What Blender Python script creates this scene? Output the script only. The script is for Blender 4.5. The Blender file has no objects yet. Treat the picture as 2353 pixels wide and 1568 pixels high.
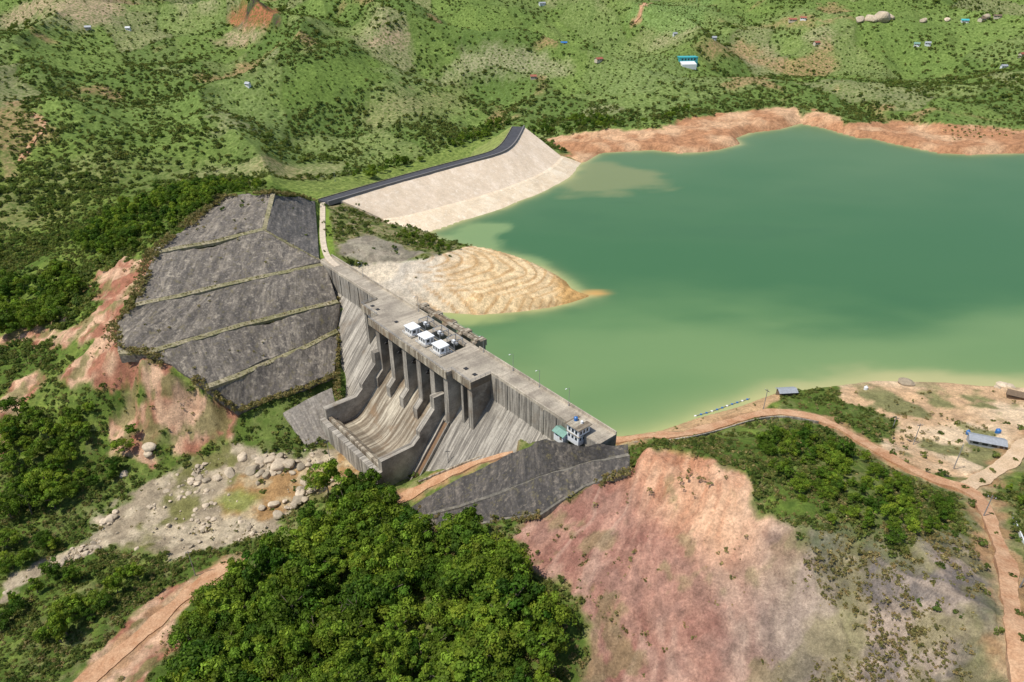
import bpy, math, bmesh, numpy as np
from mathutils import Vector, Matrix
from mathutils.kdtree import KDTree
R=np.random.RandomState(7)
scene=bpy.context.scene
COL=scene.collection
# ---------------------------------------------------------------- camera survey
CH=145.0; F=1600.0; TH=math.radians(30); CT,ST=math.cos(TH),math.sin(TH)
cam=bpy.data.cameras.new("camera"); camo=bpy.data.objects.new("camera",cam); COL.objects.link(camo)
camo.location=(0,0,CH); camo.rotation_euler=(math.radians(60),0,0)
cam.lens=36*F/2352; cam.sensor_width=36; cam.clip_end=20000; cam.clip_start=1
scene.camera=camo
def ray(p):
    p=np.asarray(p,float); dx=(p[...,0]-1176)/F; dy=(784-p[...,1])/F
    return np.stack([dx,CT+dy*ST,-ST+dy*CT],-1)
def U(pts):
    """survey points (sight x, sight y, elevation) -> world xyz"""
    p=np.asarray(pts,float); d=ray(p[:,:2]); t=(p[:,2]-CH)/d[:,2]
    return np.stack([d[:,0]*t,d[:,1]*t,p[:,2]],-1)
# dam frame
A=np.array([-83.,297.]); E=np.array([.6494,-.7604]); E/=np.hypot(*E); N=np.array([E[1],-E[0]])
ANG=math.atan2(E[1],E[0])
def dampt(s,d): return A+E*s+N*d
# ---------------------------------------------------------------- noise
def vn(x,y,seed=0):
    x=np.asarray(x,float);y=np.asarray(y,float)
    xi=np.floor(x).astype(np.int64); yi=np.floor(y).astype(np.int64); fx=x-xi; fy=y-yi
    fx=fx*fx*fx*(fx*(fx*6-15)+10); fy=fy*fy*fy*(fy*(fy*6-15)+10)
    def h(a,b):
        v=(a*374761393+b*668265263+seed*974634777)&0xffffffff
        v=((v^(v>>13))*1274126177)&0xffffffff; v=(v^(v>>16))&0xffffff
        return v/8388607.5-1
    return (h(xi,yi)*(1-fx)+h(xi+1,yi)*fx)*(1-fy)+(h(xi,yi+1)*(1-fx)+h(xi+1,yi+1)*fx)*fy
def fbm(x,y,wl,oct=4,seed=0,gain=.5):
    s=0;a=1;t=0
    for i in range(oct):
        ca,sa=math.cos(i*.9+.4),math.sin(i*.9+.4)
        s=s+a*vn((x*ca-y*sa)/wl+i*17.3,(x*sa+y*ca)/wl-i*9.1,seed+i); t+=a; a*=gain; wl/=2.03
    return s/t*1.5
def afbm(x,y,wl,oct=4,seed=0,gain=.5):
    """axis aligned version for stretched grain"""
    s=0;a=1;t=0
    for i in range(oct):
        s=s+a*vn(x/wl+i*17.3,y/wl-i*9.1,seed+i); t+=a; a*=gain; wl/=2.03
    return s/t*1.5
def ss(a,b,x):
    t=np.clip((x-a)/(b-a),0,1); return t*t*(3-2*t)
def sdpoly(x,y,P,margin=60.):
    """signed distance, positive inside"""
    x=np.asarray(x,float);y=np.asarray(y,float)
    out=np.full(x.shape,-margin)
    P=np.asarray(P)[:,:2]
    m=(x>P[:,0].min()-margin)&(x<P[:,0].max()+margin)&(y>P[:,1].min()-margin)&(y<P[:,1].max()+margin)
    if not m.any(): return out
    X=x[m];Y=y[m]; best=np.full(X.shape,1e18); ins=np.zeros(X.shape,bool)
    for i in range(len(P)):
        ax,ay=P[i]; bx,by=P[(i+1)%len(P)]
        ex,ey=bx-ax,by-ay; L=ex*ex+ey*ey+1e-9
        t=np.clip(((X-ax)*ex+(Y-ay)*ey)/L,0,1)
        best=np.minimum(best,(X-ax-t*ex)**2+(Y-ay-t*ey)**2)
        if ay!=by:
            c=((ay>Y)!=(by>Y))&(X<ex*(Y-ay)/(by-ay)+ax); ins^=c
    dd=np.sqrt(best); out[m]=np.maximum(np.where(ins,dd,-dd),-margin)
    return out
# ---------------------------------------------------------------- lake outline
LK=[(965,714),(1100,724),(1200,716),(1270,706),(1310,696),(1335,688),(1358,680),(1335,675),(1312,664),(1300,648),(1280,634),(1245,616),(1200,600),(1150,586),(1100,578),(1040,568),(1000,548),
(975,540),(1060,510),(1160,477),(1250,440),(1310,410),(1335,378),(1380,352),(1440,348),(1500,345),(1560,352),(1610,350),(1650,345),(1700,332),(1690,318),(1720,306),(1790,298),(1840,284),(1890,294),(1940,308),
(1975,318),(2000,318),(2050,330),(2100,340),(2160,352),(2230,356),(2352,352),(2750,345),(2750,900),(2352,892),(2250,888),(2170,880),(2010,876),(1900,890),(1780,905),(1700,935),(1600,962),(1520,990),(1420,1005)]
lakeP=U([(a,b,0) for a,b in LK])[:,:2]
lakeP=np.vstack([lakeP,dampt(172,-2),dampt(20,-2)])
# ---------------------------------------------------------------- embankment lines
cl=U([(742,464,16),(820,441,16),(900,418,16),(1000,390,16),(1060,374,16),(1110,361,16),(1145,350,16),(1166,334,16),(1180,312,16),(1190,292,16)])
def resample(P,n):
    P=np.asarray(P,float); d=np.r_[0,np.cumsum(np.linalg.norm(np.diff(P[:,:2],axis=0),axis=1))]
    t=np.linspace(0,d[-1],n); return np.stack([np.interp(t,d,P[:,k]) for k in range(P.shape[1])],-1)
def smoothline(P,n,it=2):
    P=np.asarray(P,float)
    for _ in range(it):
        Q=[P[0]]
        for i in range(len(P)-1): Q+= [P[i]*.75+P[i+1]*.25,P[i]*.25+P[i+1]*.75]
        Q.append(P[-1]); P=np.array(Q)
    return resample(P,n)
def normals2(P):
    t=np.gradient(P[:,:2],axis=0); t/=np.linalg.norm(t,axis=1)[:,None]; return np.stack([-t[:,1],t[:,0]],-1)
cl=smoothline(cl,80); cln=normals2(cl)   # normal = downstream side
emb_mid=U([(880,503,5.5),(920,500,5.),(1000,480,5),(1100,453,5),(1200,419,5),(1265,388,5),(1290,360,5)])
emb_wat=U([(935,538,-.3),(975,538,-.3),(1060,512,-.3),(1160,479,-.3),(1250,442,-.3),(1312,411,-.3),(1338,376,-.3)])
# ---------------------------------------------------------------- terrain control points
TL=[ [(512,452,29),(560,447,31),(622,444,33),(680,450,27),(722,460,20)],
     [(350,580,23),(420,565,23),(500,551,23.5),(602,526,24.5),(670,563,19.3),(735,598,15.6)],
     [(310,698,15),(400,680,15),(500,655,15),(620,630,15),(742,606,14.5)],
     [(268,742,8),(270,806,5.5),(340,806,5),(450,775,5),(560,742,5),(670,715,5),(774,690,4.5)],
     [(345,808,4.5),(470,887,-5),(540,862,-5),(620,828,-5),(700,795,-5),(772,757,-5)],
     [(470,889,-5.3),(545,942,-16),(620,915,-15),(700,890,-14),(768,860,-14)]]
C=[]
for l in TL:
    for a in l: C.append((a[0],a[1],a[2]-1.2))
C+=[(1250,320,6),(1500,290,7),(1800,245,9),(1960,285,6),(2150,285,7),(2352,290,8),(1400,260,8),(1650,210,12),(2000,200,15),(2340,180,20),(1580,150,18),
(2200,100,35),(1900,110,28),(1300,150,22),(1450,60,45),(1800,40,42),(2300,30,55),(1100,120,30),(1000,60,50),(1180,20,60),(1200,310,10),
(900,200,12),(600,200,15),(300,150,25),(0,150,30),(100,50,60),(600,50,60),(800,60,50),(0,300,5),(200,280,0),(450,300,-2),(700,300,0),(900,300,2),(1050,290,5),
(500,370,-3),(700,385,-4),(600,415,-2),(100,400,-5),(300,400,0),(450,420,10),(500,430,20),(400,480,14),(250,540,4),(150,480,-5),(0,470,-10),(335,590,16),
(300,650,10),(200,620,0),(100,640,-6),(0,620,-12),(0,760,-14),(200,720,-1),(240,780,3),(150,800,-6),(0,900,-18),(150,900,-12),(320,850,.5),(400,885,-4),(450,925,-12),(510,960,-18),
(300,950,-17),(100,1050,-25),(250,1100,-28),(400,1030,-24),(520,1000,-23),(600,980,-22),(650,955,-19),(705,1020,-26),(785,1003,-26.5),(0,1200,-30),
(150,1250,-31),(300,1180,-30),(450,1100,-29),(450,1220,-30),(600,1060,-28),(600,1200,-29),(750,1060,-27),(850,1068,-26.5),(700,1150,-27.5),(100,1330,-31),(0,1380,-32),
(250,1340,-29),(480,1320,-26),(200,1568,-25),(330,1440,-25),(0,1500,-28),(640,1290,-24),(800,1180,-23),(880,1110,-25),(700,1400,-20),(600,1568,-20),
(900,1300,-17),(1000,1450,-12),(900,1568,-13),(1150,1300,-9),(1250,1400,-6),(1250,1568,-8),
(1480,1040,18),(1250,1172,-5),(1170,1250,-9),(1400,1300,1),(1400,1180,6),(1600,1100,19),(1700,1110,23),(1850,1250,24),(2030,1040,12),(2150,1110,15),(2260,1180,19),
(2295,1260,22),(2330,1400,27),(2350,1500,30),(1800,1050,15),(2000,1140,20),(1800,1000,10),(1900,960,6),(1700,1000,8),(1600,1000,7),(1500,1010,9),
(1950,1200,26),(2100,1250,28),(1600,1300,8),(1500,1450,-4),(1400,1568,-10),(1700,1568,-2),(1750,1400,10),(1900,1350,19),(2000,1568,12),(2100,1400,24),(2250,1400,30),(2200,1568,22),(2345,1568,30),
(2000,884,1),(2100,930,3),(2352,896,1),(2340,1000,8),(2200,1000,6),(2300,1100,12),(1990,960,4),(2352,1100,13),
(800,470,14),(850,500,12),(900,520,10),(1000,562,9),(1050,590,10),(1200,630,6.5),(1150,655,6.5),(1280,660,3.5),(1325,680,1.2),(1000,650,8),(1100,610,9),(1230,690,3),(780,560,15.5),(850,585,13.5),(960,600,11.5),(850,622,9),(950,690,5),(1100,697,4.5),
(738,470,16),(740,540,16),(750,590,15),(725,500,17),
(778,690,2),(778,760,-7),(785,850,-16),(790,950,-27),(930,1095,-26.5),(1030,1068,-18),(1160,1033,-5),(1240,1008,4),(1285,1010,11),(1310,1008,13.5),(1390,1012,14),(1340,1030,12.5),
(930,1140,-24.5),(1000,1097,-20.5),(1080,1062,-13),(1165,1040,-5),(950,1165,-25),(1250,1018,9),(1440,1025,14),(1440,1075,12),(990,1218,-23),(1420,1008,6)]
ctrl=U(C)
extra=[]
for i in range(0,80,6):
    x,y=cl[i,:2]; nx,ny=cln[i]
    extra+=[(x,y,14),(x+nx*38,y+ny*38,-3)]
for p in emb_mid: extra.append((p[0],p[1],2.5))
WA=[(-200,50,-20),(-60,60,-5),(0,50,-2),(60,50,8),(130,50,28),(-260,120,-28),(-320,220,-10),(220,120,28),(330,200,14),(-500,600,20),(-900,900,80),
(-3500,3000,260),(-1500,2200,170),(0,2200,120),(1500,2200,110),(3500,3000,260),(-6000,7000,500),(0,7000,420),(6000,7000,500),(900,900,50),(700,500,10),(0,1500,75),(-700,1400,110),(700,1400,60),(170,60,34)]
ctrl=np.vstack([ctrl,np.array(extra),np.array(WA,float)])
keep=[]
for i,p in enumerate(ctrl):
    if all((p[0]-ctrl[j][0])**2+(p[1]-ctrl[j][1])**2>1.0 for j in keep): keep.append(i)
ctrl=ctrl[keep]
n=len(ctrl); D=np.hypot(ctrl[:,None,0]-ctrl[None,:,0],ctrl[:,None,1]-ctrl[None,:,1])
PM=np.c_[np.ones(n),ctrl[:,:2]/1000]
M=np.zeros((n+3,n+3)); M[:n,:n]=-np.sqrt(D*D+4.0); M[:n,n:]=PM; M[n:,:n]=PM.T
M[:n,:n]+=np.eye(n)*0.3
sol=np.linalg.solve(M,np.r_[ctrl[:,2],0,0,0])
def rbf(x,y):
    sh=x.shape; x=x.ravel();y=y.ravel(); out=np.empty(x.shape)
    for a in range(0,len(x),60000):
        X=x[a:a+60000,None];Y=y[a:a+60000,None]
        out[a:a+60000]=(-np.sqrt((X-ctrl[:,0])**2+(Y-ctrl[:,1])**2+4.0))@sol[:n]
    return (out+sol[n]+sol[n+1]*x/1000+sol[n+2]*y/1000).reshape(sh)
def H(x,y):
    x=np.asarray(x,float);y=np.asarray(y,float)
    z=rbf(x,y); sd=sdpoly(x,y,lakeP,120.)
    w=ss(380,750,y+np.maximum(0,-x-80)*.6)*np.clip(-sd/100,0,1)
    wx_=x+fbm(x,y,160,2,8)*55; hz=fbm(wx_,y,380,3,3)
    rz=1-np.abs(fbm(wx_*.9+y*.35,y*.8-x*.2,300,4,11,.42))*2.6          # long spurs with side gullies
    z=z+w*(hz*20+rz*26-8+fbm(x,y,60,3,12)*2.2)*(1+.35*ss(0,-400,x))
    w2=ss(1500,3000,y); z=z+w2*fbm(x,y,900,4,5)*90
    s=(x-A[0])*E[0]+(y-A[1])*E[1]; d=(x-A[0])*N[0]+(y-A[1])*N[1]
    near=(sd<=0)&(sd>-12)&(z>-3)
    z=np.where(near,np.maximum(z,.03+.13*np.minimum(-sd,8)),z)
    z=np.where((sd<=0)&(sd>-12),np.minimum(z,.05+.7*(-sd)),z)
    z=np.where(sd>0,-np.minimum(6,.25*sd+.1),z)
    m=(s>2)&(s<160)&(d>-3)&(d<7); z=np.where(m,np.minimum(z,0),z)
    m=(s>-6)&(s<172)&(d>-5.5)&(d<4.5); z=np.where(m,np.minimum(z,13),z)
    m=(s>58)&(s<108)&(d>2)&(d<42); z=np.where(m,np.minimum(z,-27.5),z)
    return z
def G(pts,off=0.):
    """sight onto terrain -> world xyz"""
    p=np.asarray(pts,float); d=ray(p[:,:2])
    ts=np.geomspace(100,5000,420)
    X=d[:,0:1]*ts;Y=d[:,1:2]*ts;Z=CH+d[:,2:3]*ts
    hh=H(X,Y); below=Z<np.maximum(hh,-40)
    idx=np.argmax(below,1); idx[~below.any(1)]=len(ts)-1; idx=np.maximum(idx,1)
    r=np.arange(len(p)); f0=(Z-hh)[r,idx-1]; f1=(Z-hh)[r,idx]
    a=np.clip(f0/(f0-f1+1e-9),0,1); t=ts[idx-1]+(ts[idx]-ts[idx-1])*a
    out=np.stack([d[:,0]*t,d[:,1]*t,0*t],-1); out[:,2]=H(out[:,0],out[:,1])+off
    return out
# ---------------------------------------------------------------- regions (polygons on the ground)
RG={}
def reg(name,pts,amp,edge): RG[name]=(G(pts)[:,:2],amp,edge)
reg('shore',[(1215,318),(1330,305),(1500,295),(1600,265),(1700,255),(1800,245),(1840,264),(1870,252),(1960,286),(2050,276),(2150,287),(2352,295),(2600,295),(2600,400),(1700,420),(1330,385)],6,1.5)
reg('pen',[(790,607),(850,608),(930,602),(1000,592),(1060,572),(1130,572),(1230,590),(1320,640),(1400,690),(1300,740),(1100,755),(940,740),(880,690),(820,640)],1.5,.8)
reg('ero1',[(205,625),(290,600),(350,600),(345,640),(300,690),(265,740),(265,800),(150,800),(60,790),(0,790),(0,765),(90,745),(180,740),(240,700),(215,660)],6,1)
reg('ero2',[(130,860),(240,812),(330,808),(420,865),(545,945),(520,990),(440,1010),(380,1000),(350,1060),(230,1050),(260,960),(340,930),(280,880),(150,890)],5,1)
reg('ero3',[(0,940),(30,880),(90,850),(120,860),(60,920),(20,1010),(0,1050)],2,1)
reg('ero4',[(540,1285),(500,1330),(430,1400),(380,1450),(400,1490),(340,1568),(300,1640),(120,1640),(210,1520),(300,1420),(400,1345),(480,1300)],4,1)
reg('pink',[(1500,1033),(1440,1070),(1340,1108),(1240,1183),(1165,1235),(1210,1290),(1300,1340),(1330,1450),(1320,1650),(1920,1650),(1930,1480),(1900,1340),(1800,1190),(1710,1110),(1620,1060)],4.0,1.2)
reg('grey2',[(1830,1210),(1960,1210),(2080,1270),(2210,1200),(2290,1330),(2330,1500),(2352,1650),(1880,1650),(1870,1450),(1830,1300)],5,8)
reg('sand',[(1912,876),(2100,876),(2352,886),(2600,890),(2600,1090),(2352,1085),(2230,1100),(2120,1090),(2040,1050),(2010,1000),(2080,975),(2000,935),(1930,925)],2.5,.8)
reg('bank',[(1780,903),(1600,950),(1500,985),(1400,1004),(1400,1012),(1530,1000),(1650,975),(1740,945),(1800,915)],.8,.5)
reg('river',[(0,1385),(0,1345),(80,1300),(200,1240),(230,1200),(330,1125),(420,1085),(530,1045),(640,1045),(700,1032),(800,1025),(870,1070),(850,1090),(760,1110),(700,1150),(640,1200),(560,1240),(420,1268),(280,1262),(170,1290),(60,1345)],4.5,1)
reg('pool',[(500,1150),(560,1105),(640,1100),(700,1075),(790,1040),(830,1040),(880,1075),(800,1105),(700,1125),(660,1170),(600,1195),(520,1185)],3,1.5)
reg('moss',[(505,1150),(540,1135),(590,1140),(560,1175),(515,1170)],2.5,2)
reg('burnt',[(530,10),(580,5),(645,12),(645,62),(560,75),(525,50)],4,4)
reg('bare1',[(825,105),(870,65),(950,70),(920,100),(850,112)],8,4)
reg('bare2',[(880,165),(1060,130),(1210,110),(1330,165),(1280,178),(1060,170),(960,180)],8,8)
reg('bare3',[(0,40),(60,10),(140,0),(320,0),(270,30),(200,55),(140,35),(60,45)],10,8)
reg('bare4',[(480,90),(550,70),(620,75),(600,95),(500,100)],8,6)
reg('bare5',[(500,385),(570,370),(760,375),(800,395),(700,410),(560,410)],8,8)
reg('bare6',[(820,270),(940,215),(1050,200),(1070,240),(960,270),(860,300)],8,14)
reg('bare7',[(1600,110),(1700,95),(1770,120),(1720,140),(1640,135)],8,8)
reg('bare8',[(1650,45),(1860,40),(1870,60),(1700,60)],8,8)
reg('bare9',[(0,330),(30,330),(40,400),(0,420)],3,3)
reg('fieldA',[(1440,55),(1510,5),(1640,0),(1600,60),(1500,75)],6,4)
reg('fieldB',[(1330,180),(1420,130),(1560,140),(1620,190),(1450,220)],8,6)
reg('fieldC',[(620,210),(700,150),(900,130),(880,190),(760,240),(640,250)],8,6)
reg('grass1',[(722,480),(722,600),(745,607),(770,600),(765,540),(752,470)],.5,.5)
reg('grass2',[(600,420),(840,395),(1000,350),(1170,300),(1190,285),(1180,320),(1100,365),(740,465)],4,3)
reg('scrub',[(755,470),(820,470),(900,510),(1060,570),(1050,600),(900,605),(790,603),(765,560)],2,2)
reg('greyc',[(775,565),(840,540),(930,568),(1010,588),(930,600),(800,604)],3,1)
TR={'shore','ero1','ero2','ero3','ero4','pink','grey2','sand','bank','river','pool','pen','grass1','greyc'}
def masks(x,y):
    out={}
    n1=fbm(x,y,9,4,21); n2=fbm(x,y,40,3,22)
    for k,(P,amp,edge) in RG.items():
        sd=sdpoly(x,y,P,60.)
        out[k]=np.clip(.5+(sd+amp*(n1+n2*.5))/edge*.5,0,1)
    return out
CA,SA=math.cos(.5),math.sin(.5)
def fields(x,y):
    """farm plots: type value 0..1 and distance to plot border"""
    a=x+fbm(x,y,110,3,61)*35; b=y+fbm(x,y,110,3,62)*35
    u=(a*CA+b*SA)/70; v=(-a*SA+b*CA)/105; ci=np.floor(u).astype(np.int64); cj=np.floor(v).astype(np.int64)
    h=((ci*73856093)^(cj*19349663))%997/997.
    fu=u-ci; fv=v-cj; bd=np.minimum(np.minimum(fu,1-fu)*70,np.minimum(fv,1-fv)*105)
    return h,bd
# ---------------------------------------------------------------- mesh / material helpers
def link(o,parent=None):
    COL.objects.link(o)
    if parent is not None: o.parent=parent
    return o
def mk(name,verts,faces,mat=None,parent=None,smooth=False):
    me=bpy.data.meshes.new(name); me.from_pydata([tuple(map(float,v)) for v in verts],[],[tuple(map(int,f)) for f in faces]); me.update()
    if smooth: me.polygons.foreach_set("use_smooth",[True]*len(me.polygons))
    if mat: me.materials.append(mat)
    return link(bpy.data.objects.new(name,me),parent)
def npmesh(name,V,Q,mat,smooth=True,k=4):
    me=bpy.data.meshes.new(name); V=np.asarray(V,np.float32);Q=np.asarray(Q,np.int32)
    me.vertices.add(len(V)); me.vertices.foreach_set("co",V.ravel())
    me.loops.add(len(Q)*k); me.loops.foreach_set("vertex_index",Q.ravel())
    me.polygons.add(len(Q)); me.polygons.foreach_set("loop_start",np.arange(0,len(Q)*k,k,dtype=np.int32)); me.polygons.foreach_set("loop_total",np.full(len(Q),k,np.int32))
    me.update(calc_edges=True); me.polygons.foreach_set("use_smooth",np.full(len(Q),smooth))
    if mat: me.materials.append(mat)
    return me
def colattr(me,name,c):
    a=me.color_attributes.new(name,'FLOAT_COLOR','POINT'); c=np.asarray(c,np.float32)
    if c.shape[1]==3: c=np.c_[c,np.ones(len(c),np.float32)]
    a.data.foreach_set("color",c.astype(np.float32).ravel())
def top(o,label,cat,group=None):
    o["label"]=label;o["category"]=cat
    if group:o["group"]=group
    return o
def struct(o,label=None,cat=None):
    o["kind"]="structure"
    if label:o["label"]=label
    if cat:o["category"]=cat
    return o
def empty(name,loc=(0,0,0),rz=0,parent=None):
    e=bpy.data.objects.new(name,None); e.location=loc; e.rotation_euler=(0,0,rz); e.empty_display_size=.5
    return link(e,parent)
class MB:
    def __init__(s): s.v=[];s.f=[]
    def add(s,v,f):
        b=len(s.v); s.v+=[tuple(p) for p in v]; s.f+=[tuple(i+b for i in q) for q in f]; return s
    def box(s,x0,x1,y0,y1,z0,z1):
        return s.add([(x0,y0,z0),(x1,y0,z0),(x1,y1,z0),(x0,y1,z0),(x0,y0,z1),(x1,y0,z1),(x1,y1,z1),(x0,y1,z1)],
          [(0,3,2,1),(4,5,6,7),(0,1,5,4),(1,2,6,5),(2,3,7,6),(3,0,4,7)])
    def prism(s,prof,x0,x1):
        """profile in (d,z), extruded along local x; d is -y"""
        k=len(prof); v=[(x0,-d,z) for d,z in prof]+[(x1,-d,z) for d,z in prof]
        return s.add(v,[tuple(range(k)),tuple(range(2*k-1,k-1,-1))]+[(i,i+k,(i+1)%k+k,(i+1)%k) for i in range(k)])
    def cyl(s,p0,p1,r0,r1=None,k=8):
        r1=r0 if r1 is None else r1; p0=Vector(p0);p1=Vector(p1); a=(p1-p0).normalized()
        u=a.orthogonal().normalized(); w=a.cross(u); v=[]
        for p,r in((p0,r0),(p1,r1)):
            for i in range(k):
                t=2*math.pi*i/k; v.append(p+u*math.cos(t)*r+w*math.sin(t)*r)
        return s.add(v,[(i,(i+1)%k,(i+1)%k+k,i+k) for i in range(k)]+[tuple(range(k-1,-1,-1)),tuple(range(k,2*k))])
    def mk(s,name,mat,parent=None,bevel=0,fix=True):
        o=mk(name,s.v,s.f,mat,parent)
        if fix:
            b=bmesh.new();b.from_mesh(o.data);bmesh.ops.recalc_face_normals(b,faces=b.faces);b.to_mesh(o.data);b.free()
        if bevel:
            m=o.modifiers.new("bevel",'BEVEL');m.width=bevel;m.segments=1;m.limit_method='ANGLE'
        return o
def newmat(name):
    m=bpy.data.materials.new(name);m.use_nodes=True;nt=m.node_tree
    return m,nt,nt.nodes["Principled BSDF"]
def nd(nt,t,**kw):
    x=nt.nodes.new(t)
    for k,v in kw.items(): setattr(x,k,v)
    return x
def noise(nt,vec,scale,detail=6,rough=.6):
    x=nd(nt,'ShaderNodeTexNoise'); x.inputs['Scale'].default_value=scale;x.inputs['Detail'].default_value=detail;x.inputs['Roughness'].default_value=rough
    nt.links.new(vec,x.inputs['Vector']); return x.outputs['Fac']
def ramp(nt,fac,stops):
    x=nd(nt,'ShaderNodeValToRGB'); nt.links.new(fac,x.inputs[0]); e=x.color_ramp.elements
    while len(e)<len(stops): e.new(.5)
    for i,(p,c) in enumerate(stops): e[i].position=p; e[i].color=(c,c,c,1) if not hasattr(c,'__len__') else (*c,1)
    return x.outputs[0]
def mix(nt,fac,a,b,mode='MIX'):
    x=nd(nt,'ShaderNodeMix',data_type='RGBA',blend_type=mode)
    for s,i in((fac,0),(a,6),(b,7)):
        if hasattr(s,'links'): nt.links.new(s,x.inputs[i])
        elif i==0: x.inputs[0].default_value=s
        else: x.inputs[i].default_value=(*s,1)
    return x.outputs[2]
def mapping(nt,vec,sc,rot=(0,0,0)):
    x=nd(nt,'ShaderNodeMapping'); x.inputs['Scale'].default_value=sc; x.inputs['Rotation'].default_value=rot; nt.links.new(vec,x.inputs[0]); return x.outputs[0]
def bump(nt,bs,h,dist,st=1.):
    x=nd(nt,'ShaderNodeBump'); x.inputs['Distance'].default_value=dist;x.inputs['Strength'].default_value=st; nt.links.new(h,x.inputs['Height']);nt.links.new(x.outputs[0],bs.inputs['Normal'])
def simple(name,c,rough=.7,metal=0,var=.25,scale=1.5,b=.02):
    m,nt,bs=newmat(name); tc=nd(nt,'ShaderNodeTexCoord').outputs['Object']
    f=noise(nt,tc,scale); k=ramp(nt,f,[(.3,1-var),(.7,1+var*.4)])
    nt.links.new(mix(nt,1.,c,k,'MULTIPLY'),bs.inputs['Base Color']); bs.inputs['Roughness'].default_value=rough; bs.inputs['Metallic'].default_value=metal
    if b: bump(nt,bs,f,b)
    return m
def concrete(name,c,stain=(.09,.08,.07),amt=.75,streak=(1.3,.05,.06),lo=.5,rust=.0):
    m,nt,bs=newmat(name); tc=nd(nt,'ShaderNodeTexCoord').outputs['Object']
    s=noise(nt,mapping(nt,tc,streak),1.,5,.7); s2=noise(nt,mapping(nt,tc,(.35,.03,.03)),1.,4,.7); l=noise(nt,tc,.12,5,.6); f=noise(nt,tc,1.8,8,.7)
    base=mix(nt,ramp(nt,l,[(.35,0.),(.65,1.)]),tuple(np.array(c)*.74),tuple(np.array(c)*1.18))
    base=mix(nt,ramp(nt,s2,[(.46,0.),(.6,.7)]),base,tuple(np.array(stain)*1.3))
    base=mix(nt,ramp(nt,s,[(lo,0.),(lo+.14,amt)]),base,stain)
    base=mix(nt,ramp(nt,s,[(.3,.6),(.4,0.)]),base,tuple(np.minimum(np.array(c)*1.45,.75)))
    if rust: base=mix(nt,ramp(nt,l,[(.3,rust),(.44,0.)]),base,(.24,.15,.08))
    base=mix(nt,1.,base,ramp(nt,f,[(.3,.7),(.7,1.15)]),'MULTIPLY')
    sx=nd(nt,'ShaderNodeSeparateXYZ'); nt.links.new(tc,sx.inputs[0])
    w=nd(nt,'ShaderNodeMath',operation='PINGPONG'); nt.links.new(sx.outputs[2],w.inputs[0]); w.inputs[1].default_value=1.5
    base=mix(nt,1.,base,ramp(nt,w.outputs[0],[(0.,.78),(.06,1.)]),'MULTIPLY')
    nt.links.new(base,bs.inputs['Base Color']);bs.inputs['Roughness'].default_value=.9; bump(nt,bs,f,.06); return m
# ---------------------------------------------------------------- materials
m_conc=concrete("weathered_concrete",(.41,.37,.31),(.12,.105,.088),.85,lo=.47,rust=.35)
m_conc2=concrete("chute_concrete",(.49,.43,.33),(.14,.105,.07),.9,(.8,.04,.05),.44,rust=.7)
m_deck=concrete("deck_concrete",(.52,.45,.35),(.25,.21,.165),.7,(.15,.15,.15))
m_white=simple("white_paint",(.78,.79,.8),.5,var=.12)
m_glass=simple("dark_glass",(.03,.04,.05),.15,b=0)
m_steel=simple("grey_steel",(.35,.36,.37),.5,.4)
m_dark=simple("dark_steel",(.03,.03,.033),.7,.2)
m_blue=simple("blue_plastic",(.03,.16,.45),.4)
m_greenr=simple("green_roof_metal",(.16,.3,.24),.5)
m_tin=simple("corrugated_tin",(.36,.38,.41),.55,.2)
m_red=simple("rusty_red_roof",(.33,.1,.06),.7)
m_teal=simple("teal_paint",(.06,.42,.45),.5)
m_cream=simple("cream_wall",(.6,.52,.4),.8)
m_wood=simple("weathered_wood",(.16,.11,.07),.85)
m_asph=simple("asphalt",(.06,.06,.068),.9,var=.35,scale=.4)
m_path=simple("pale_path_concrete",(.6,.5,.38),.9,var=.3,scale=.6)
m_bark=simple("tree_bark",(.14,.11,.08),.9,var=.4,scale=3)
def dirt(name,c1,c2):
    m,nt,bs=newmat(name); tc=nd(nt,'ShaderNodeTexCoord').outputs['Object']
    a=noise(nt,tc,.25,6,.65); f=noise(nt,tc,2.,8,.7)
    b=mix(nt,ramp(nt,a,[(.35,0.),(.65,1.)]),c1,c2); b=mix(nt,1.,b,ramp(nt,f,[(.3,.7),(.7,1.2)]),'MULTIPLY')
    nt.links.new(b,bs.inputs['Base Color']);bs.inputs['Roughness'].default_value=1; bump(nt,bs,f,.1);return m
m_dirt=dirt("orange_dirt",(.4,.2,.1),(.55,.34,.2))
m_dirt2=dirt("tan_dirt",(.54,.38,.23),(.64,.47,.31))
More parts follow.
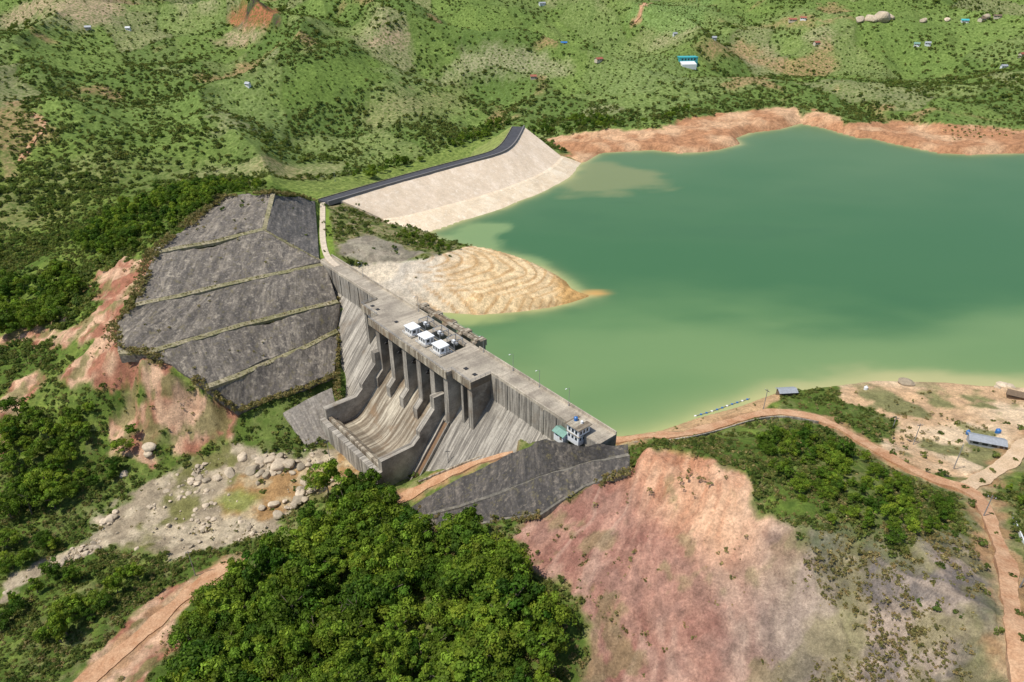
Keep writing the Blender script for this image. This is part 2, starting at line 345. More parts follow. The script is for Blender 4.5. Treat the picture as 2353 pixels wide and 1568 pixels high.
def terrain_mat():
    m,nt,bs=newmat("hillside_ground"); L=nt.links.new
    tc=nd(nt,'ShaderNodeTexCoord').outputs['Object']
    at=nd(nt,'ShaderNodeAttribute',attribute_name='Col'); vg=nd(nt,'ShaderNodeAttribute',attribute_name='veg')
    a=noise(nt,tc,.35,8,.7); f=noise(nt,tc,1.6,8,.75); c=noise(nt,tc,.06,6,.7); far=noise(nt,tc,.14,6,.8)
    base=mix(nt,1.,at.outputs['Color'],ramp(nt,a,[(.3,.64),(.7,1.3)]),'MULTIPLY')
    base=mix(nt,1.,base,ramp(nt,f,[(.3,.62),(.68,1.32)]),'MULTIPLY')
    base=mix(nt,1.,base,ramp(nt,far,[(.35,.84),(.65,1.12)]),'MULTIPLY')
    v=nd(nt,'ShaderNodeTexVoronoi'); v.inputs['Scale'].default_value=.36; v.inputs['Randomness'].default_value=1; L(tc,v.inputs['Vector'])
    tuft=mix(nt,ramp(nt,c,[(.35,0.),(.65,1.)]),(.05,.09,.016),(.1,.15,.03))
    k=mix(nt,1.,ramp(nt,v.outputs['Distance'],[(.35,1.),(.7,0.)]),vg.outputs['Color'],'MULTIPLY')
    k=mix(nt,1.,k,ramp(nt,a,[(.38,0.),(.54,.85)]),'MULTIPLY')
    base=mix(nt,k,base,tuft)
    L(base,bs.inputs['Base Color']); bs.inputs['Roughness'].default_value=1; bs.inputs['Specular IOR Level'].default_value=.1
    h=mix(nt,.5,a,f); bump(nt,bs,h,1.1,1.); return m
m_ter=terrain_mat()
# ---------------------------------------------------------------- ruled patches
CLAMP=[]   # (verts, drop, reach)
def patch(name,L1,L2,nu,nv,mat,parent=None,rough=.0,skirt=3.,drop=1.,reach=2.2):
    a=resample(L1,nu);b_=resample(L2,nu); t=np.linspace(0,1,nv)[:,None,None]
    P=a[None]*(1-t)+b_[None]*t
    P[...,2]+=fbm(P[...,0],P[...,1],4,3,91)*rough+fbm(P[...,0],P[...,1],22,2,93)*rough*1.6
    V=P.reshape(-1,3); idx=np.arange(nv*nu).reshape(nv,nu)
    if drop: CLAMP.append((V.copy(),drop,reach))
    Q=np.stack([idx[:-1,:-1],idx[1:,:-1],idx[1:,1:],idx[:-1,1:]],-1).reshape(-1,4)
    if skirt:
        ring=np.r_[idx[0,:],idx[1:,-1],idx[-1,-2::-1],idx[-2:0:-1,0]]
        base=len(V); S=V[ring].copy(); S[:,2]-=skirt; V=np.vstack([V,S]); k=len(ring)
        i=np.arange(k); Q=np.vstack([Q,np.stack([ring,ring[(i+1)%k],base+(i+1)%k,base+i],-1)])
    me=npmesh(name,V,Q,mat,smooth=False)
    uv=me.uv_layers.new(name="UVMap"); L=np.linalg.norm(np.diff(a,axis=0),axis=1).sum(); W=np.linalg.norm(a[nu//2]-b_[nu//2])
    UVv=np.zeros((len(V),2)); gu,gv=np.meshgrid(np.linspace(0,L,nu),np.linspace(0,W,nv)); UVv[:nu*nv]=np.stack([gu.ravel(),gv.ravel()],-1)
    if skirt: UVv[nu*nv:]=UVv[ring]
    uv.data.foreach_set("uv",UVv[Q.ravel()].astype(np.float32).ravel())
    return link(bpy.data.objects.new(name,me),parent)
def stonemat(name,c1,c2,cs,veg=.0,streakw=.8,blotch=(.22,.2,.17),cell=(1.15,.75),fr=(.6,1.3),bp=.2,rot=.25,panel=0):
    m,nt,bs=newmat(name); tc=nd(nt,'ShaderNodeTexCoord'); uv=tc.outputs['UV']; ob=tc.outputs['Object']
    s=noise(nt,mapping(nt,uv,(streakw,.07,1),(0,0,rot)),1.,6,.75); s2=noise(nt,mapping(nt,uv,(streakw*.3,.04,1),(0,0,rot)),1.,5,.7); l=noise(nt,ob,.07,7,.7); f=noise(nt,ob,1.1,8,.8); g_=noise(nt,ob,.4,7,.75)
    b_=mix(nt,ramp(nt,l,[(.4,0.),(.6,1.)]),c1,c2)
    b_=mix(nt,ramp(nt,s2,[(.44,0.),(.58,.8)]),b_,tuple(np.array(cs)*1.1))
    b_=mix(nt,ramp(nt,s,[(.43,0.),(.6,.9)]),b_,cs)
    v=nd(nt,'ShaderNodeTexVoronoi'); v.inputs['Scale'].default_value=.9; nt.links.new(ob,v.inputs['Vector'])
    b_=mix(nt,1.,b_,ramp(nt,v.outputs['Distance'],[(.0,cell[0]),(.6,cell[1])]),'MULTIPLY')
    b_=mix(nt,1.,b_,ramp(nt,f,[(.3,fr[0]),(.7,fr[1])]),'MULTIPLY')
    b_=mix(nt,ramp(nt,g_,[(.54,0.),(.66,.7)]),b_,blotch)
    if veg: b_=mix(nt,ramp(nt,g_,[(.32,veg),(.45,0.)]),b_,(.19,.16,.08))
    if panel:
        sx=nd(nt,'ShaderNodeSeparateXYZ'); nt.links.new(uv,sx.inputs[0])
        w=nd(nt,'ShaderNodeMath',operation='PINGPONG'); nt.links.new(sx.outputs[0],w.inputs[0]); w.inputs[1].default_value=panel
        b_=mix(nt,1.,b_,ramp(nt,w.outputs[0],[(.0,.75),(.05,1.)]),'MULTIPLY')
    nt.links.new(b_,bs.inputs['Base Color']);bs.inputs['Roughness'].default_value=.95; bump(nt,bs,f,bp); return m
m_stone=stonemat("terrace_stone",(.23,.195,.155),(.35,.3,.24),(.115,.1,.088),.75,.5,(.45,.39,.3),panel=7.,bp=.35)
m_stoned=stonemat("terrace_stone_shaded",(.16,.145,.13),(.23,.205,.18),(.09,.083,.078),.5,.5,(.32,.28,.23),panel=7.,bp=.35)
m_rip=stonemat("pale_riprap",(.68,.54,.4),(.78,.65,.51),(.6,.48,.35),0,.15,(.8,.7,.58),(1.04,.93),(.84,1.1),.06,0)
m_rip2=stonemat("pale_lower_riprap",(.78,.64,.46),(.82,.7,.53),(.66,.52,.36),0,.15,(.84,.74,.6),(1.04,.92),(.84,1.12),.06,0)
m_dark2=stonemat("dark_stone_facing",(.1,.09,.083),(.19,.163,.14),(.06,.055,.053),.9,.5,(.29,.245,.19),rot=1.25,bp=.45)
m_slab=stonemat("slab_facing",(.36,.32,.27),(.42,.37,.31),(.23,.2,.17),.4,.6)
m_edge=stonemat("worn_edge_strip",(.2,.18,.15),(.28,.25,.2),(.13,.12,.1),.7,.6)
m_berm=stonemat("berm_concrete",(.34,.29,.18),(.42,.36,.24),(.2,.19,.08),.8,.3,(.42,.36,.25))
tw=[U(l) for l in TL]
ts=empty("terraced_slope"); top(ts,"grey stone faced terraced cut slope beside the concrete dam","slope")
dirv=np.array([.57,-.82,0])
up=lambda P,k=2.9: P+dirv*k-np.array([0,0,.5])
patch("stone_face",tw[0][:3],tw[1][:4],70,26,m_stone,ts,.6,3)
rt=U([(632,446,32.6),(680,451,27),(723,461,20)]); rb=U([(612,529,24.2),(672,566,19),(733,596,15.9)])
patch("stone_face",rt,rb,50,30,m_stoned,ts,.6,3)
patch("berm",np.array([tw[0][2],tw[1][3]])+[0,0,.25],np.array([rt[0],rb[0]])+[0,0,.25],30,3,m_berm,ts,.05,1.,0)
patch("stone_face",up(tw[1]),tw[2],90,20,m_stone,ts,.6,3)
patch("stone_face",up(tw[2]),tw[3],90,22,m_stone,ts,.6,3)
patch("stone_face",up(tw[3][1:]),tw[4],90,22,m_stone,ts,.6,3)
patch("stone_face",up(tw[4][1:],2.2),tw[5],80,20,m_stone,ts,.6,3)
for i in(1,2,3,4):
    P=tw[i][1:] if i>=3 else tw[i]
    patch("berm",P+np.array([0,0,.35])-dirv*.2,P+dirv*2.5+np.array([0,0,-.1]),90,3,m_berm,ts,.12,1.2,0)
sl=empty("slope_slab"); top(sl,"pale stone slab facing at the foot of the terraced slope","slope")
patch("stone_face",U([(650,950,-17.5),(700,922,-15),(762,893,-12)]),U([(703,1026,-26.5),(745,1015,-26.5),(787,1006,-26.5)]),30,12,m_slab,sl,.2,3)
ds=empty("dark_stone_slope"); top(ds,"dark stone faced slope dropping from the dam abutment","slope")
La=U([(1442,1022,15.2),(1340,1030,13.6),(1250,1018,10.8),(1165,1048,-3.7),(1060,1094,-14.2),(945,1164,-23.6)])
Lb=U([(1444,1045,14.5),(1340,1068,8),(1240,1098,1),(1130,1140,-10),(955,1192,-23)])
Lc=U([(1446,1078,13.4),(1340,1118,4.5),(1240,1182,-4),(1120,1200,-13),(990,1222,-22)])
patch("stone_face",La,Lb,110,22,m_dark2,ds,.6,4,.9,1.6); patch("stone_face",Lb+np.array([.3,-.5,-.1]),Lc,110,20,m_dark2,ds,.6,4,.9,1.6)
patch("edge_strip",Lc+np.array([0,0,.3]),Lc+np.array([.35,-.6,.2]),90,3,m_edge,ds,.3,2.5,0)
patch("edge_strip",Lb+np.array([-.2,.4,.3]),Lb+np.array([.3,-.5,.2]),90,3,m_edge,ds,.3,1.5,0)
def ribbon(name,P,w,mat,parent=None,nacross=4,off=.25,follow=True,n=None):
    P=np.asarray(P,float); L=np.linalg.norm(np.diff(P[:,:2],axis=0),axis=1).sum(); n=n or max(8,int(L/1.3))
    S=smoothline(P,n); nn=normals2(S); t=np.linspace(-.5,.5,nacross+1)
    if follow: S[:,:2]+=nn*(fbm(S[:,0],S[:,1],25,3,78)*w*.25)[:,None]
    wv=w*(1+(.35 if follow else .0)*fbm(S[:,0],S[:,1],6,3,77))[:,None]
    V=np.stack([S[:,0:1]+nn[:,0:1]*t*wv,S[:,1:2]+nn[:,1:2]*t*wv,np.repeat(S[:,2:3],nacross+1,1)],-1)
    if follow:
        h=H(V[...,0],V[...,1]); hm=h.mean(1); k=np.ones(9)/9
        hs=np.convolve(np.pad(hm,4,mode='edge'),k,mode='valid')[:,None]
        V[...,2]=h*.35+hs*.65+off
    CLAMP.append((V.reshape(-1,3).copy(),.3,1.5 if S[:,1].mean()<450 else 3.))
    idx=np.arange(V.shape[0]*V.shape[1]).reshape(V.shape[0],V.shape[1]); V=V.reshape(-1,3)
    Q=np.stack([idx[:-1,:-1],idx[1:,:-1],idx[1:,1:],idx[:-1,1:]],-1).reshape(-1,4)
    ring=np.r_[idx[0,:],idx[1:,-1],idx[-1,-2::-1],idx[-2:0:-1,0]]; base=len(V); Sx=V[ring].copy(); Sx[:,2]-=1.5; V=np.vstack([V,Sx]); k=len(ring); i=np.arange(k)
    Q=np.vstack([Q,np.stack([ring,ring[(i+1)%k],base+(i+1)%k,base+i],-1)])
    me=npmesh(name,V,Q,mat,smooth=False); return link(bpy.data.objects.new(name,me),parent)
def wallrib(name,S,nn,o0,w,z0,z1,mat,parent=None):
    k=len(S); a=S[:,:2]+nn*o0; b_=S[:,:2]+nn*(o0+w)
    V=np.vstack([np.c_[a,S[:,2]+z0],np.c_[b_,S[:,2]+z0],np.c_[b_,S[:,2]+z1],np.c_[a,S[:,2]+z1]]); F_=[]
    for i in range(k-1):
        for j in range(4): F_.append((i+j*k,i+1+j*k,i+1+((j+1)%4)*k,i+((j+1)%4)*k))
    F_+= [(0,k,2*k,3*k),(k-1,4*k-1,3*k-1,2*k-1)]
    return mk(name,V,F_,mat,parent)
# ---------------------------------------------------------------- embankment dam
em=empty("embankment_dam"); top(em,"long rockfill embankment dam with pale riprap face and asphalt crest road","dam")
m_grass=simple("embankment_grass",(.23,.27,.065),1.,var=.5,scale=.25,b=.15)
upl=cl.copy(); upl[:,:2]-=cln*5; upl=upl[3:]
midL=smoothline(emb_mid,90); watL=smoothline(emb_wat,90); toe=watL.copy(); toe[:,2]-=2.6; toe[:,:2]+= -normals2(watL)*9
bo=np.c_[-normals2(midL)*2.4,np.full(90,-.15)]
patch("riprap_face",upl,midL,120,30,m_rip,em,.12,3); patch("riprap_berm",midL+np.array([0,0,.25]),midL+bo,110,4,m_rip2,em,.1,1)
patch("lower_riprap_face",midL+bo,watL,120,14,m_rip2,em,.2,2); patch("riprap_toe",watL,toe,90,6,m_rip2,em,.15,0)
dn1=cl.copy(); dn1[:,:2]+=cln*5; dn2=cl.copy(); dn2[:,:2]+=cln*36; dn2[:,2]=-3.5
patch("grass_face",dn1,dn2,100,18,m_grass,em,.6,3)
rd=cl.copy(); rd[:,2]=16.25
ribbon("crest_road",rd,8.4,m_asph,em,follow=False,n=90)
wallrib("parapet",rd,cln,-5.2,.9,-1.5,1.1,simple("parapet_stone",(.19,.18,.175),.9),em)
wallrib("kerb",rd,cln,4.5,.5,-.8,.4,m_berm,em)
# ---------------------------------------------------------------- roads
RL=[]
def road(name,pts,w,mat,label,**k):
    g_=G(pts); RL.append((smoothline(g_,120),w)); o=ribbon(name,g_,w,mat,**k); struct(o,label,"road"); return o
o=ribbon("path",U([(741,466,16.4),(741,500,16.4),(740,540,16.3),(745,575,15.9),(756,597,15.5),(775,612,15.15)]),2.8,m_path,follow=False); struct(o,"pale concrete path to the dam crest","path")
road("road",[(1400,1010),(1440,1012),(1540,1004),(1640,982),(1720,955),(1800,946),(1900,966),(1985,1018),(2070,1070),(2150,1106),(2225,1125),(2265,1170),(2298,1265),(2322,1390),(2345,1480),(2365,1600)],3.5,m_dirt,"orange dirt road winding along the ridge",off=.4)
road("road",[(2222,1122),(2290,1085),(2330,1050),(2345,1020),(2400,1000)],4,m_dirt2,"pale dirt branch road to the yard",off=.45)
road("road",[(530,1294),(470,1335),(400,1392),(330,1450),(260,1510),(190,1575),(100,1660)],4.6,m_dirt,"orange dirt track cut through hillside",off=.4)
road("road",[(1180,1034),(1120,1052),(1060,1076),(1000,1104),(950,1132),(905,1150)],4.2,m_dirt,"orange dirt access track below the dam",off=.5)
road("road",[(70,262),(100,280),(103,300),(75,325),(58,352),(45,372)],3,m_dirt,"narrow orange track on hillside",off=.5)
road("road",[(1495,8),(1475,30),(1458,52)],4.,m_dirt,"orange farm track between fields",off=.6)
kp=G([(1180,1028),(1120,1046),(1060,1069),(1000,1094),(960,1111)]); S=smoothline(kp,40); w_=wallrib("retaining_wall",S,normals2(S),0,.5,-1.2,1.1,m_conc2); top(w_,"low concrete kerb wall along the toe track","wall")
kp=G([(2318,1175),(2345,1235),(2370,1300)]); S=smoothline(kp,20); w_=wallrib("roadside_barrier",S,normals2(S),0,.3,-.8,.6,m_white); top(w_,"white concrete barrier beside dirt road","barrier")
kp=G([(1455,1019),(1560,1013),(1650,993),(1730,966),(1800,957),(1880,972)]); S=smoothline(kp,50); w_=wallrib("kerb_wall",S,normals2(S),0,.35,-.8,.5,m_conc); top(w_,"low grey concrete kerb along dirt road","kerb")
# ---------------------------------------------------------------- terrain mesh
NR,NC=1060,700
Yr=42*np.exp(np.linspace(0,math.log(7000/42),NR)); uu=np.linspace(-1,1,NC); uu=uu*(.9+.1*uu*uu)
YY=np.repeat(Yr[:,None],NC,1); XX=uu[None,:]*(85+.74*Yr)[:,None]
ZZ=H(XX,YY)
x=XX.ravel();y=YY.ravel();z=ZZ.ravel().copy()
mk_=masks(x,y); sdl=sdpoly(x,y,lakeP,120.)
n_a=fbm(x,y,22,5,31); n_b=fbm(x,y,70,4,32); n_c=fbm(x,y,5,4,33); n_d=fbm(x,y,230,4,34)
def c3(*c): return np.array(c)[None,:]
def lerp(a,b,t): return a+(b-a)*np.asarray(t)[:,None]
g=lerp(c3(.105,.16,.028),c3(.19,.25,.05),ss(-.4,.5,n_a))
g=lerp(g,c3(.29,.27,.12),ss(.0,.7,n_b)*.6)
g=lerp(g,c3(.12,.18,.04),ss(-.1,.6,n_d)*.4)
g=lerp(g,c3(.27,.23,.12),ss(.1,.6,n_c+n_a*.5)*.5*ss(260,180,y))
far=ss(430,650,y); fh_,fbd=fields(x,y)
fieldc=np.array([(.11,.175,.035),(.13,.2,.04),(.165,.24,.05),(.19,.27,.06),(.21,.27,.08),(.17,.245,.05),(.23,.27,.09),(.28,.27,.13)])[np.minimum((fh_*8).astype(int),7)]
g=lerp(g,fieldc,far*.7); g=g+far[:,None]*c3(.014,.016,.016)  # slight grey lift on far ground, haze put into the colour
g=g*(1-.28*(far*ss(4,1,fbd))[:,None])
g=lerp(g,c3(.42,.25,.14),ss(.55,.75,fbm(x,y,70,4,41))*ss(380,600,y)*.7)
g=lerp(g,c3(.4,.34,.21),ss(.5,.8,fbm(x,y,90,4,42))*ss(380,600,y)*.5)
trk=np.abs(fbm(x,y,260,3,51)); g=lerp(g,c3(.44,.27,.16),(1-ss(.003,.009,trk))*ss(500,700,y)*.6*(n_b>0))
col=g
def put(k,c,s=1.):
    global col
    c=np.asarray(c); c=c if c.ndim==2 else c[None,:]
    col=col+(c-col)*(mk_[k]*s)[:,None]
band=ss(.45,.95,np.sin(z*8.0+n_a*2.2+n_b*3)); gul=fbm(x,y,7,4,44)
orange=lerp(c3(.45,.23,.12),c3(.62,.39,.23),ss(-.3,.6,n_a)); orange=orange*(1-.22*band)[:,None]
put('grass2',c3(.23,.29,.07),.8); put('scrub',lerp(c3(.17,.18,.06),c3(.33,.27,.15),ss(-.3,.4,n_c)),.9)
put('greyc',lerp(c3(.24,.205,.17),c3(.36,.31,.25),ss(-.2,.3,gul)),.8); put('grass1',c3(.19,.27,.045))
put('shore',orange)
sandc=lerp(c3(.68,.58,.44),c3(.76,.57,.33),ss(-45,-10,x)); sandc=lerp(sandc,c3(.5,.29,.12),band*.75*ss(-62,-30,x)); sandc=lerp(sandc,c3(.5,.45,.38),ss(-.1,.5,n_a)*ss(-30,-55,x)*.8); sandc=lerp(sandc,c3(.56,.36,.17),ss(.0,.5,gul)*.5*ss(-55,-20,x)); sandc=lerp(sandc,c3(.6,.36,.14),ss(16,26,x))
put('pen',sandc)
er=lerp(c3(.36,.16,.1),c3(.62,.4,.26),ss(-.5,.5,gul+n_a*.4))
for k in('ero1','ero2','ero3','ero4'): put(k,lerp(er,c3(.19,.19,.07),ss(.15,.5,n_c+n_a*.4)*.75))
# rock grain fans out down the fall line of the near spur
ang=.41-.85*ss(35,95,x+(140-y)*.25); ux,uy=np.cos(ang),-np.sin(ang)
cxr,cyr=58.,128.; rx,ry=x-cxr,y-cyr
pu=rx*ux+ry*uy; pv=-rx*uy+ry*ux; pw=pu+fbm(x,y,26,3,45)*5
strk=afbm(pw,pv*.3,3.2,5,46,.7); strk2=fbm(x,y,7,5,47,.62); rid=1-np.abs(afbm(pw,pv*.3,12,4,49))*2.4
pk=lerp(c3(.3,.145,.11),c3(.5,.28,.205),ss(-.55,.55,strk*.45+strk2*.6)); pk=lerp(pk,c3(.22,.125,.1),ss(.05,.55,strk2)*.6); pk=lerp(pk,c3(.6,.42,.32),ss(.5,.95,rid)*.35)
pk=lerp(pk,lerp(c3(.52,.25,.14),c3(.74,.46,.29),ss(-.4,.3,strk*.4+n_a*.6)),ss(6,17,z+n_a*4)*ss(106,134,y+n_a*6)*.9)
rx_=n_b*.6+n_a*.5+(x-60)*.04
pk=lerp(pk,lerp(c3(.24,.2,.17),c3(.46,.37,.29),ss(-.4,.4,strk*.6+strk2*.4)),ss(-.2,.7,rx_)*.85)
pk=lerp(pk,c3(.24,.21,.1),ss(.25,.5,fbm(x,y,8,4,52)+n_a*.2)*.55)
put('pink',pk)
put('grey2',lerp(lerp(c3(.18,.155,.14),c3(.42,.33,.26),ss(-.4,.4,strk*.7+strk2*.4+n_a*.2)),c3(.26,.23,.11),ss(-.2,.35,gul)*.7))
sd2=lerp(c3(.62,.41,.24),c3(.74,.56,.37),ss(-.4,.4,n_a)); put('sand',lerp(sd2,c3(.24,.23,.1),ss(.1,.4,fbm(x,y,14,4,61))*ss(228,207,y)))
put('bank',c3(.6,.39,.21))
rv=lerp(c3(.36,.29,.2),c3(.52,.43,.3),ss(-.3,.4,n_c)); rv=lerp(rv,c3(.2,.19,.07),ss(.1,.35,n_a)); put('river',rv); put('pool',lerp(c3(.38,.22,.09),c3(.5,.38,.22),ss(-.3,.3,n_c+n_a*.5)),.9); put('moss',c3(.22,.26,.06),.8)
put('burnt',lerp(c3(.4,.16,.08),c3(.06,.045,.04),ss(-.2,.25,n_a)))
for k in('bare1','bare3','bare4'): put(k,c3(.46,.34,.22),.85)
put('bare2',c3(.38,.35,.21),.75); put('bare5',c3(.35,.33,.16),.7); put('bare6',c3(.34,.29,.15),.5); put('bare9',c3(.4,.27,.15),.7)
for k in('bare7','bare8'): put(k,c3(.42,.26,.14),.7)
put('fieldA',c3(.2,.3,.09),.8); put('fieldB',c3(.22,.28,.1),.6); put('fieldC',c3(.17,.25,.05),.5)
rdm=np.zeros_like(x)
for L_,w0 in RL:
    lo=L_[:,:2].min(0)-15; hi=L_[:,:2].max(0)+15; sel=np.nonzero((x>lo[0])&(x<hi[0])&(y>lo[1])&(y<hi[1]))[0]
    bd=np.full(len(sel),1e9)
    for i in range(len(L_)): bd=np.minimum(bd,(x[sel]-L_[i,0])**2+(y[sel]-L_[i,1])**2)
    rdm[sel]=np.maximum(rdm[sel],ss(w0*.5+3.2,w0*.5+.4,np.sqrt(bd)+n_c[sel]*2.6+n_a[sel]*1.8))
col=lerp(col,lerp(c3(.44,.26,.14),c3(.54,.38,.23),ss(-.3,.3,n_c)),rdm*.85)
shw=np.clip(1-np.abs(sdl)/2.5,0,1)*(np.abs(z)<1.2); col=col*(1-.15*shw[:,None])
bare=rdm*.9
for k in TR: bare=np.maximum(bare,mk_[k])
veg=1-bare
mic=(fbm(x,y,5,4,71)*.55+fbm(x,y,16,3,72)*.8)*np.clip(-sdl/10,0,1)
gulr=(strk*.5+strk2*.6+rid*.7+fbm(x,y,30,2,80)*1.6)*mk_['pink']+(strk*.6+strk2*.6+rid*.5)*mk_['grey2']
erz=fbm(x,y,6,4,74)*1.7*np.maximum(mk_['ero1'],np.maximum(mk_['ero2'],mk_['ero3']))
shz=(-np.abs(fbm(x,y,16,4,75))*2.2)*mk_['shore']*np.clip(-sdl/12,0,1)
stp=np.round((z+n_a*.3)/1.05)*1.05; ledge=(stp-z)*.6*mk_['pen']*np.clip(-sdl/3,0,1)*ss(-62,-30,x)
z=z+(mic*(1-.8*mk_['pen'])*(1-.4*mk_['pink'])+gulr+erz+shz+ledge)
z=np.where((sdl<=0)&(sdl>-12)&(z<.05)&(z>-2),.05,z)
for V,drop,reach in CLAMP:
    lo=V[:,:2].min(0)-reach-1; hi=V[:,:2].max(0)+reach+1
    sel=np.nonzero((x>lo[0])&(x<hi[0])&(y>lo[1])&(y<hi[1]))[0]
    kd=KDTree(len(V)); 
    for i,v in enumerate(V): kd.insert((v[0],v[1],0),i)
    kd.balance()
    for j in sel:
        co,i,dd=kd.find((x[j],y[j],0))
        if dd<reach:
            t=V[i,2]-drop
            if z[j]>t: z[j]=t
idx=np.arange(NR*NC).reshape(NR,NC)
Q=np.stack([idx[:-1,:-1],idx[:-1,1:],idx[1:,1:],idx[1:,:-1]],-1).reshape(-1,4)
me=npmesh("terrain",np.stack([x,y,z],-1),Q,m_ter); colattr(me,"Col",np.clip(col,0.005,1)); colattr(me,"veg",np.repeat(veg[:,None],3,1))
ter=link(bpy.data.objects.new("terrain",me)); struct(ter,"green hilly terrain with bare orange soil around a reservoir","hillside")
# ---------------------------------------------------------------- water
m_wat,nt,bs=newmat("lake_water")
at=nd(nt,'ShaderNodeAttribute',attribute_name='Col'); nt.links.new(at.outputs['Color'],bs.inputs['Base Color']); bs.inputs['Roughness'].default_value=.4; bs.inputs['Specular IOR Level'].default_value=.15
tc=nd(nt,'ShaderNodeTexCoord').outputs['Object']; bump(nt,bs,noise(nt,mapping(nt,tc,(.5,1.1,1)),1.,5,.6),.06,.6)
r2=Yr[(Yr>120)&(Yr<1200)][::2]; nc=520; u2=np.linspace(-1,1,nc)
wy=np.repeat(r2[:,None],nc,1); wx=-130+ (u2[None,:]+1)*.5*(310+1.05*r2)[:,None]
wx=wx.ravel();wy=wy.ravel(); sw=sdpoly(wx,wy,lakeP,120.)
q1=fbm(wx,wy*2.2,90,4,81); q2=fbm(wx,wy*2,28,4,82); q3=fbm(wx,wy,12,3,83)
wc=lerp(c3(.052,.138,.056),c3(.095,.175,.08),ss(300,640,wy+q1*60))
wc=lerp(wc,c3(.046,.126,.053),ss(.1,.7,q1)*ss(520,400,wy)*.5)
wc=lerp(wc,c3(.13,.23,.09),ss(310,222,wy+q1*26+q2*8)*.85)
wc=lerp(wc,c3(.175,.265,.11),ss(258,235,wy-(wx-30)*.12+q1*18)*ss(205,232,wy-(wx-30)*.12+q1*14)*.5)
pl=sdpoly(wx,wy,U([(1335,375,0),(1400,380,0),(1500,400,0),(1520,425,0),(1440,440,0),(1300,445,0)])[:,:2],60)
wc=lerp(wc,c3(.24,.25,.11),ss(-10,6,pl+q2*8)*.65)
pl=sdpoly(wx,wy,U([(1000,545,0),(1090,520,0),(1165,515,0),(1140,545,0),(1160,575,0),(1290,630,0),(1320,655,0),(1200,605,0),(1050,575,0)])[:,:2],60)
wc=lerp(wc,c3(.22,.31,.13),ss(-6,3,pl+q2*5+q3*2)*.75)
shal=np.exp(-np.maximum(sw+q3*1.5,0)/3.)*(1-ss(225,260,wy)*.25)
dd_=(wx-A[0])*N[0]+(wy-A[1])*N[1]; ndam=ss(-1,-14,dd_)
wc=lerp(wc,c3(.5,.45,.2),np.clip(shal*.85,0,1)*ndam)
wc=lerp(wc,c3(.27,.33,.14),np.exp(-np.maximum(sw,0)/12)*.65*ss(262,235,wy)*ndam)
wc=lerp(wc,c3(.45,.4,.2),ss(12,0,sw+q2*6)*ss(60,110,wx)*ss(262,235,wy)*.6)
tp=U([(1368,674,0)])[0]; rr=np.hypot((wx-tp[0])/9,(wy-tp[1])/4.)+q3*.25
wc=lerp(wc,c3(.55,.31,.1),(1-ss(.1,1.15,rr))*.9)
sk=U([(1060,735,0)])[0]; rr=np.hypot((wx-sk[0])/24,(wy-sk[1])/7)+q3*.2; wc=lerp(wc,c3(.34,.39,.15),(1-ss(.3,1.2,rr))*.7)
nr=len(r2); idx=np.arange(nr*nc).reshape(nr,nc)
Q=np.stack([idx[:-1,:-1],idx[:-1,1:],idx[1:,1:],idx[1:,:-1]],-1).reshape(-1,4)
Q=Q[(sw[Q]>-3.).all(1)]
me=npmesh("water",np.stack([wx,wy,wx*0],-1),Q,m_wat); colattr(me,"Col",np.clip(wc,0,1))
b=bmesh.new();b.from_mesh(me);bmesh.ops.delete(b,geom=[v for v in b.verts if not v.link_faces],context='VERTS');b.to_mesh(me);b.free()
wat=link(bpy.data.objects.new("water",me)); struct(wat,"calm green reservoir water","lake")
# ---------------------------------------------------------------- concrete dam (local frame x=s, y=-d)
dam=empty("concrete_dam",(A[0],A[1],0),ANG); top(dam,"concrete gravity dam with gated spillway and weathered sloping face","dam")
nov=[(-4,-45),(-4,14.9),(4,14.9),(4,5),(44,-45)]
MB().prism(nov,-8,46).mk("dam_wall",m_conc,dam); MB().prism(nov,121,172).mk("dam_wall",m_conc,dam)
nov2=[(-4,-45),(-4,13.7),(4,13.7),(4,5),(44,-45)]
MB().prism(nov2,46,63.2).mk("dam_wall",m_conc,dam); MB().prism(nov2,101.8,121).mk("dam_wall",m_conc,dam)
og=[(-4,-45),(-4,1),(-2.5,2.6),(-.5,3),(2,2.4),(5,.2),(8,-3)]
og+=[(8+i*2.2,-3-i*2.45) for i in range(1,8)]
og+=[(26,-22.3),(28.5,-23.6),(31,-24),(36,-24),(36.02,-21.5),(38,-19.6),(38.8,-18.4),(40,-18.4),(40,-45)]
MB().prism(og,63.2,101.8).mk("spillway_chute",m_conc2,dam)
MB().box(-8,46,-3.6,3.6,14.9,15.02).mk("crest_road",m_deck,dam); MB().box(121,172,-3.6,3.6,14.9,15.02).mk("crest_road",m_deck,dam)
dk=MB(); dk.box(46,58,-11,4.0,13.7,15); dk.box(58,73,-15,4.0,13.7,15); dk.box(105,110.5,-15,4.,13.7,15); dk.box(110.5,121,-12.5,4,13.7,15)
dk.box(73,105,-15,-4.2,13.7,15); dk.box(73,105,1.6,4.,13.7,15)
for s in(73,82.6,92.2,101.8): dk.box(s-(.0 if s==73 else 1.2),s+1.2 if s<101 else 105,-4.2,1.6,13.7,14.99)
dk.mk("bridge_deck",m_deck,dam)
eb=MB()
for a,b_,d in((46,58,11),(58,110.5,15),(110.5,121,12.5)): eb.box(a+.02,b_-.02,-d-.35,-d-.003,12.2,15.25)
eb.box(45.6,45.98,-11.35,-4.05,12.6,15.25); eb.box(121.02,121.4,-12.85,-4.05,12.6,15.25)
for d in(7,10): eb.box(47,120,-d-.4,-d,12.4,13.69)
eb.mk("edge_beam",m_conc2,dam)
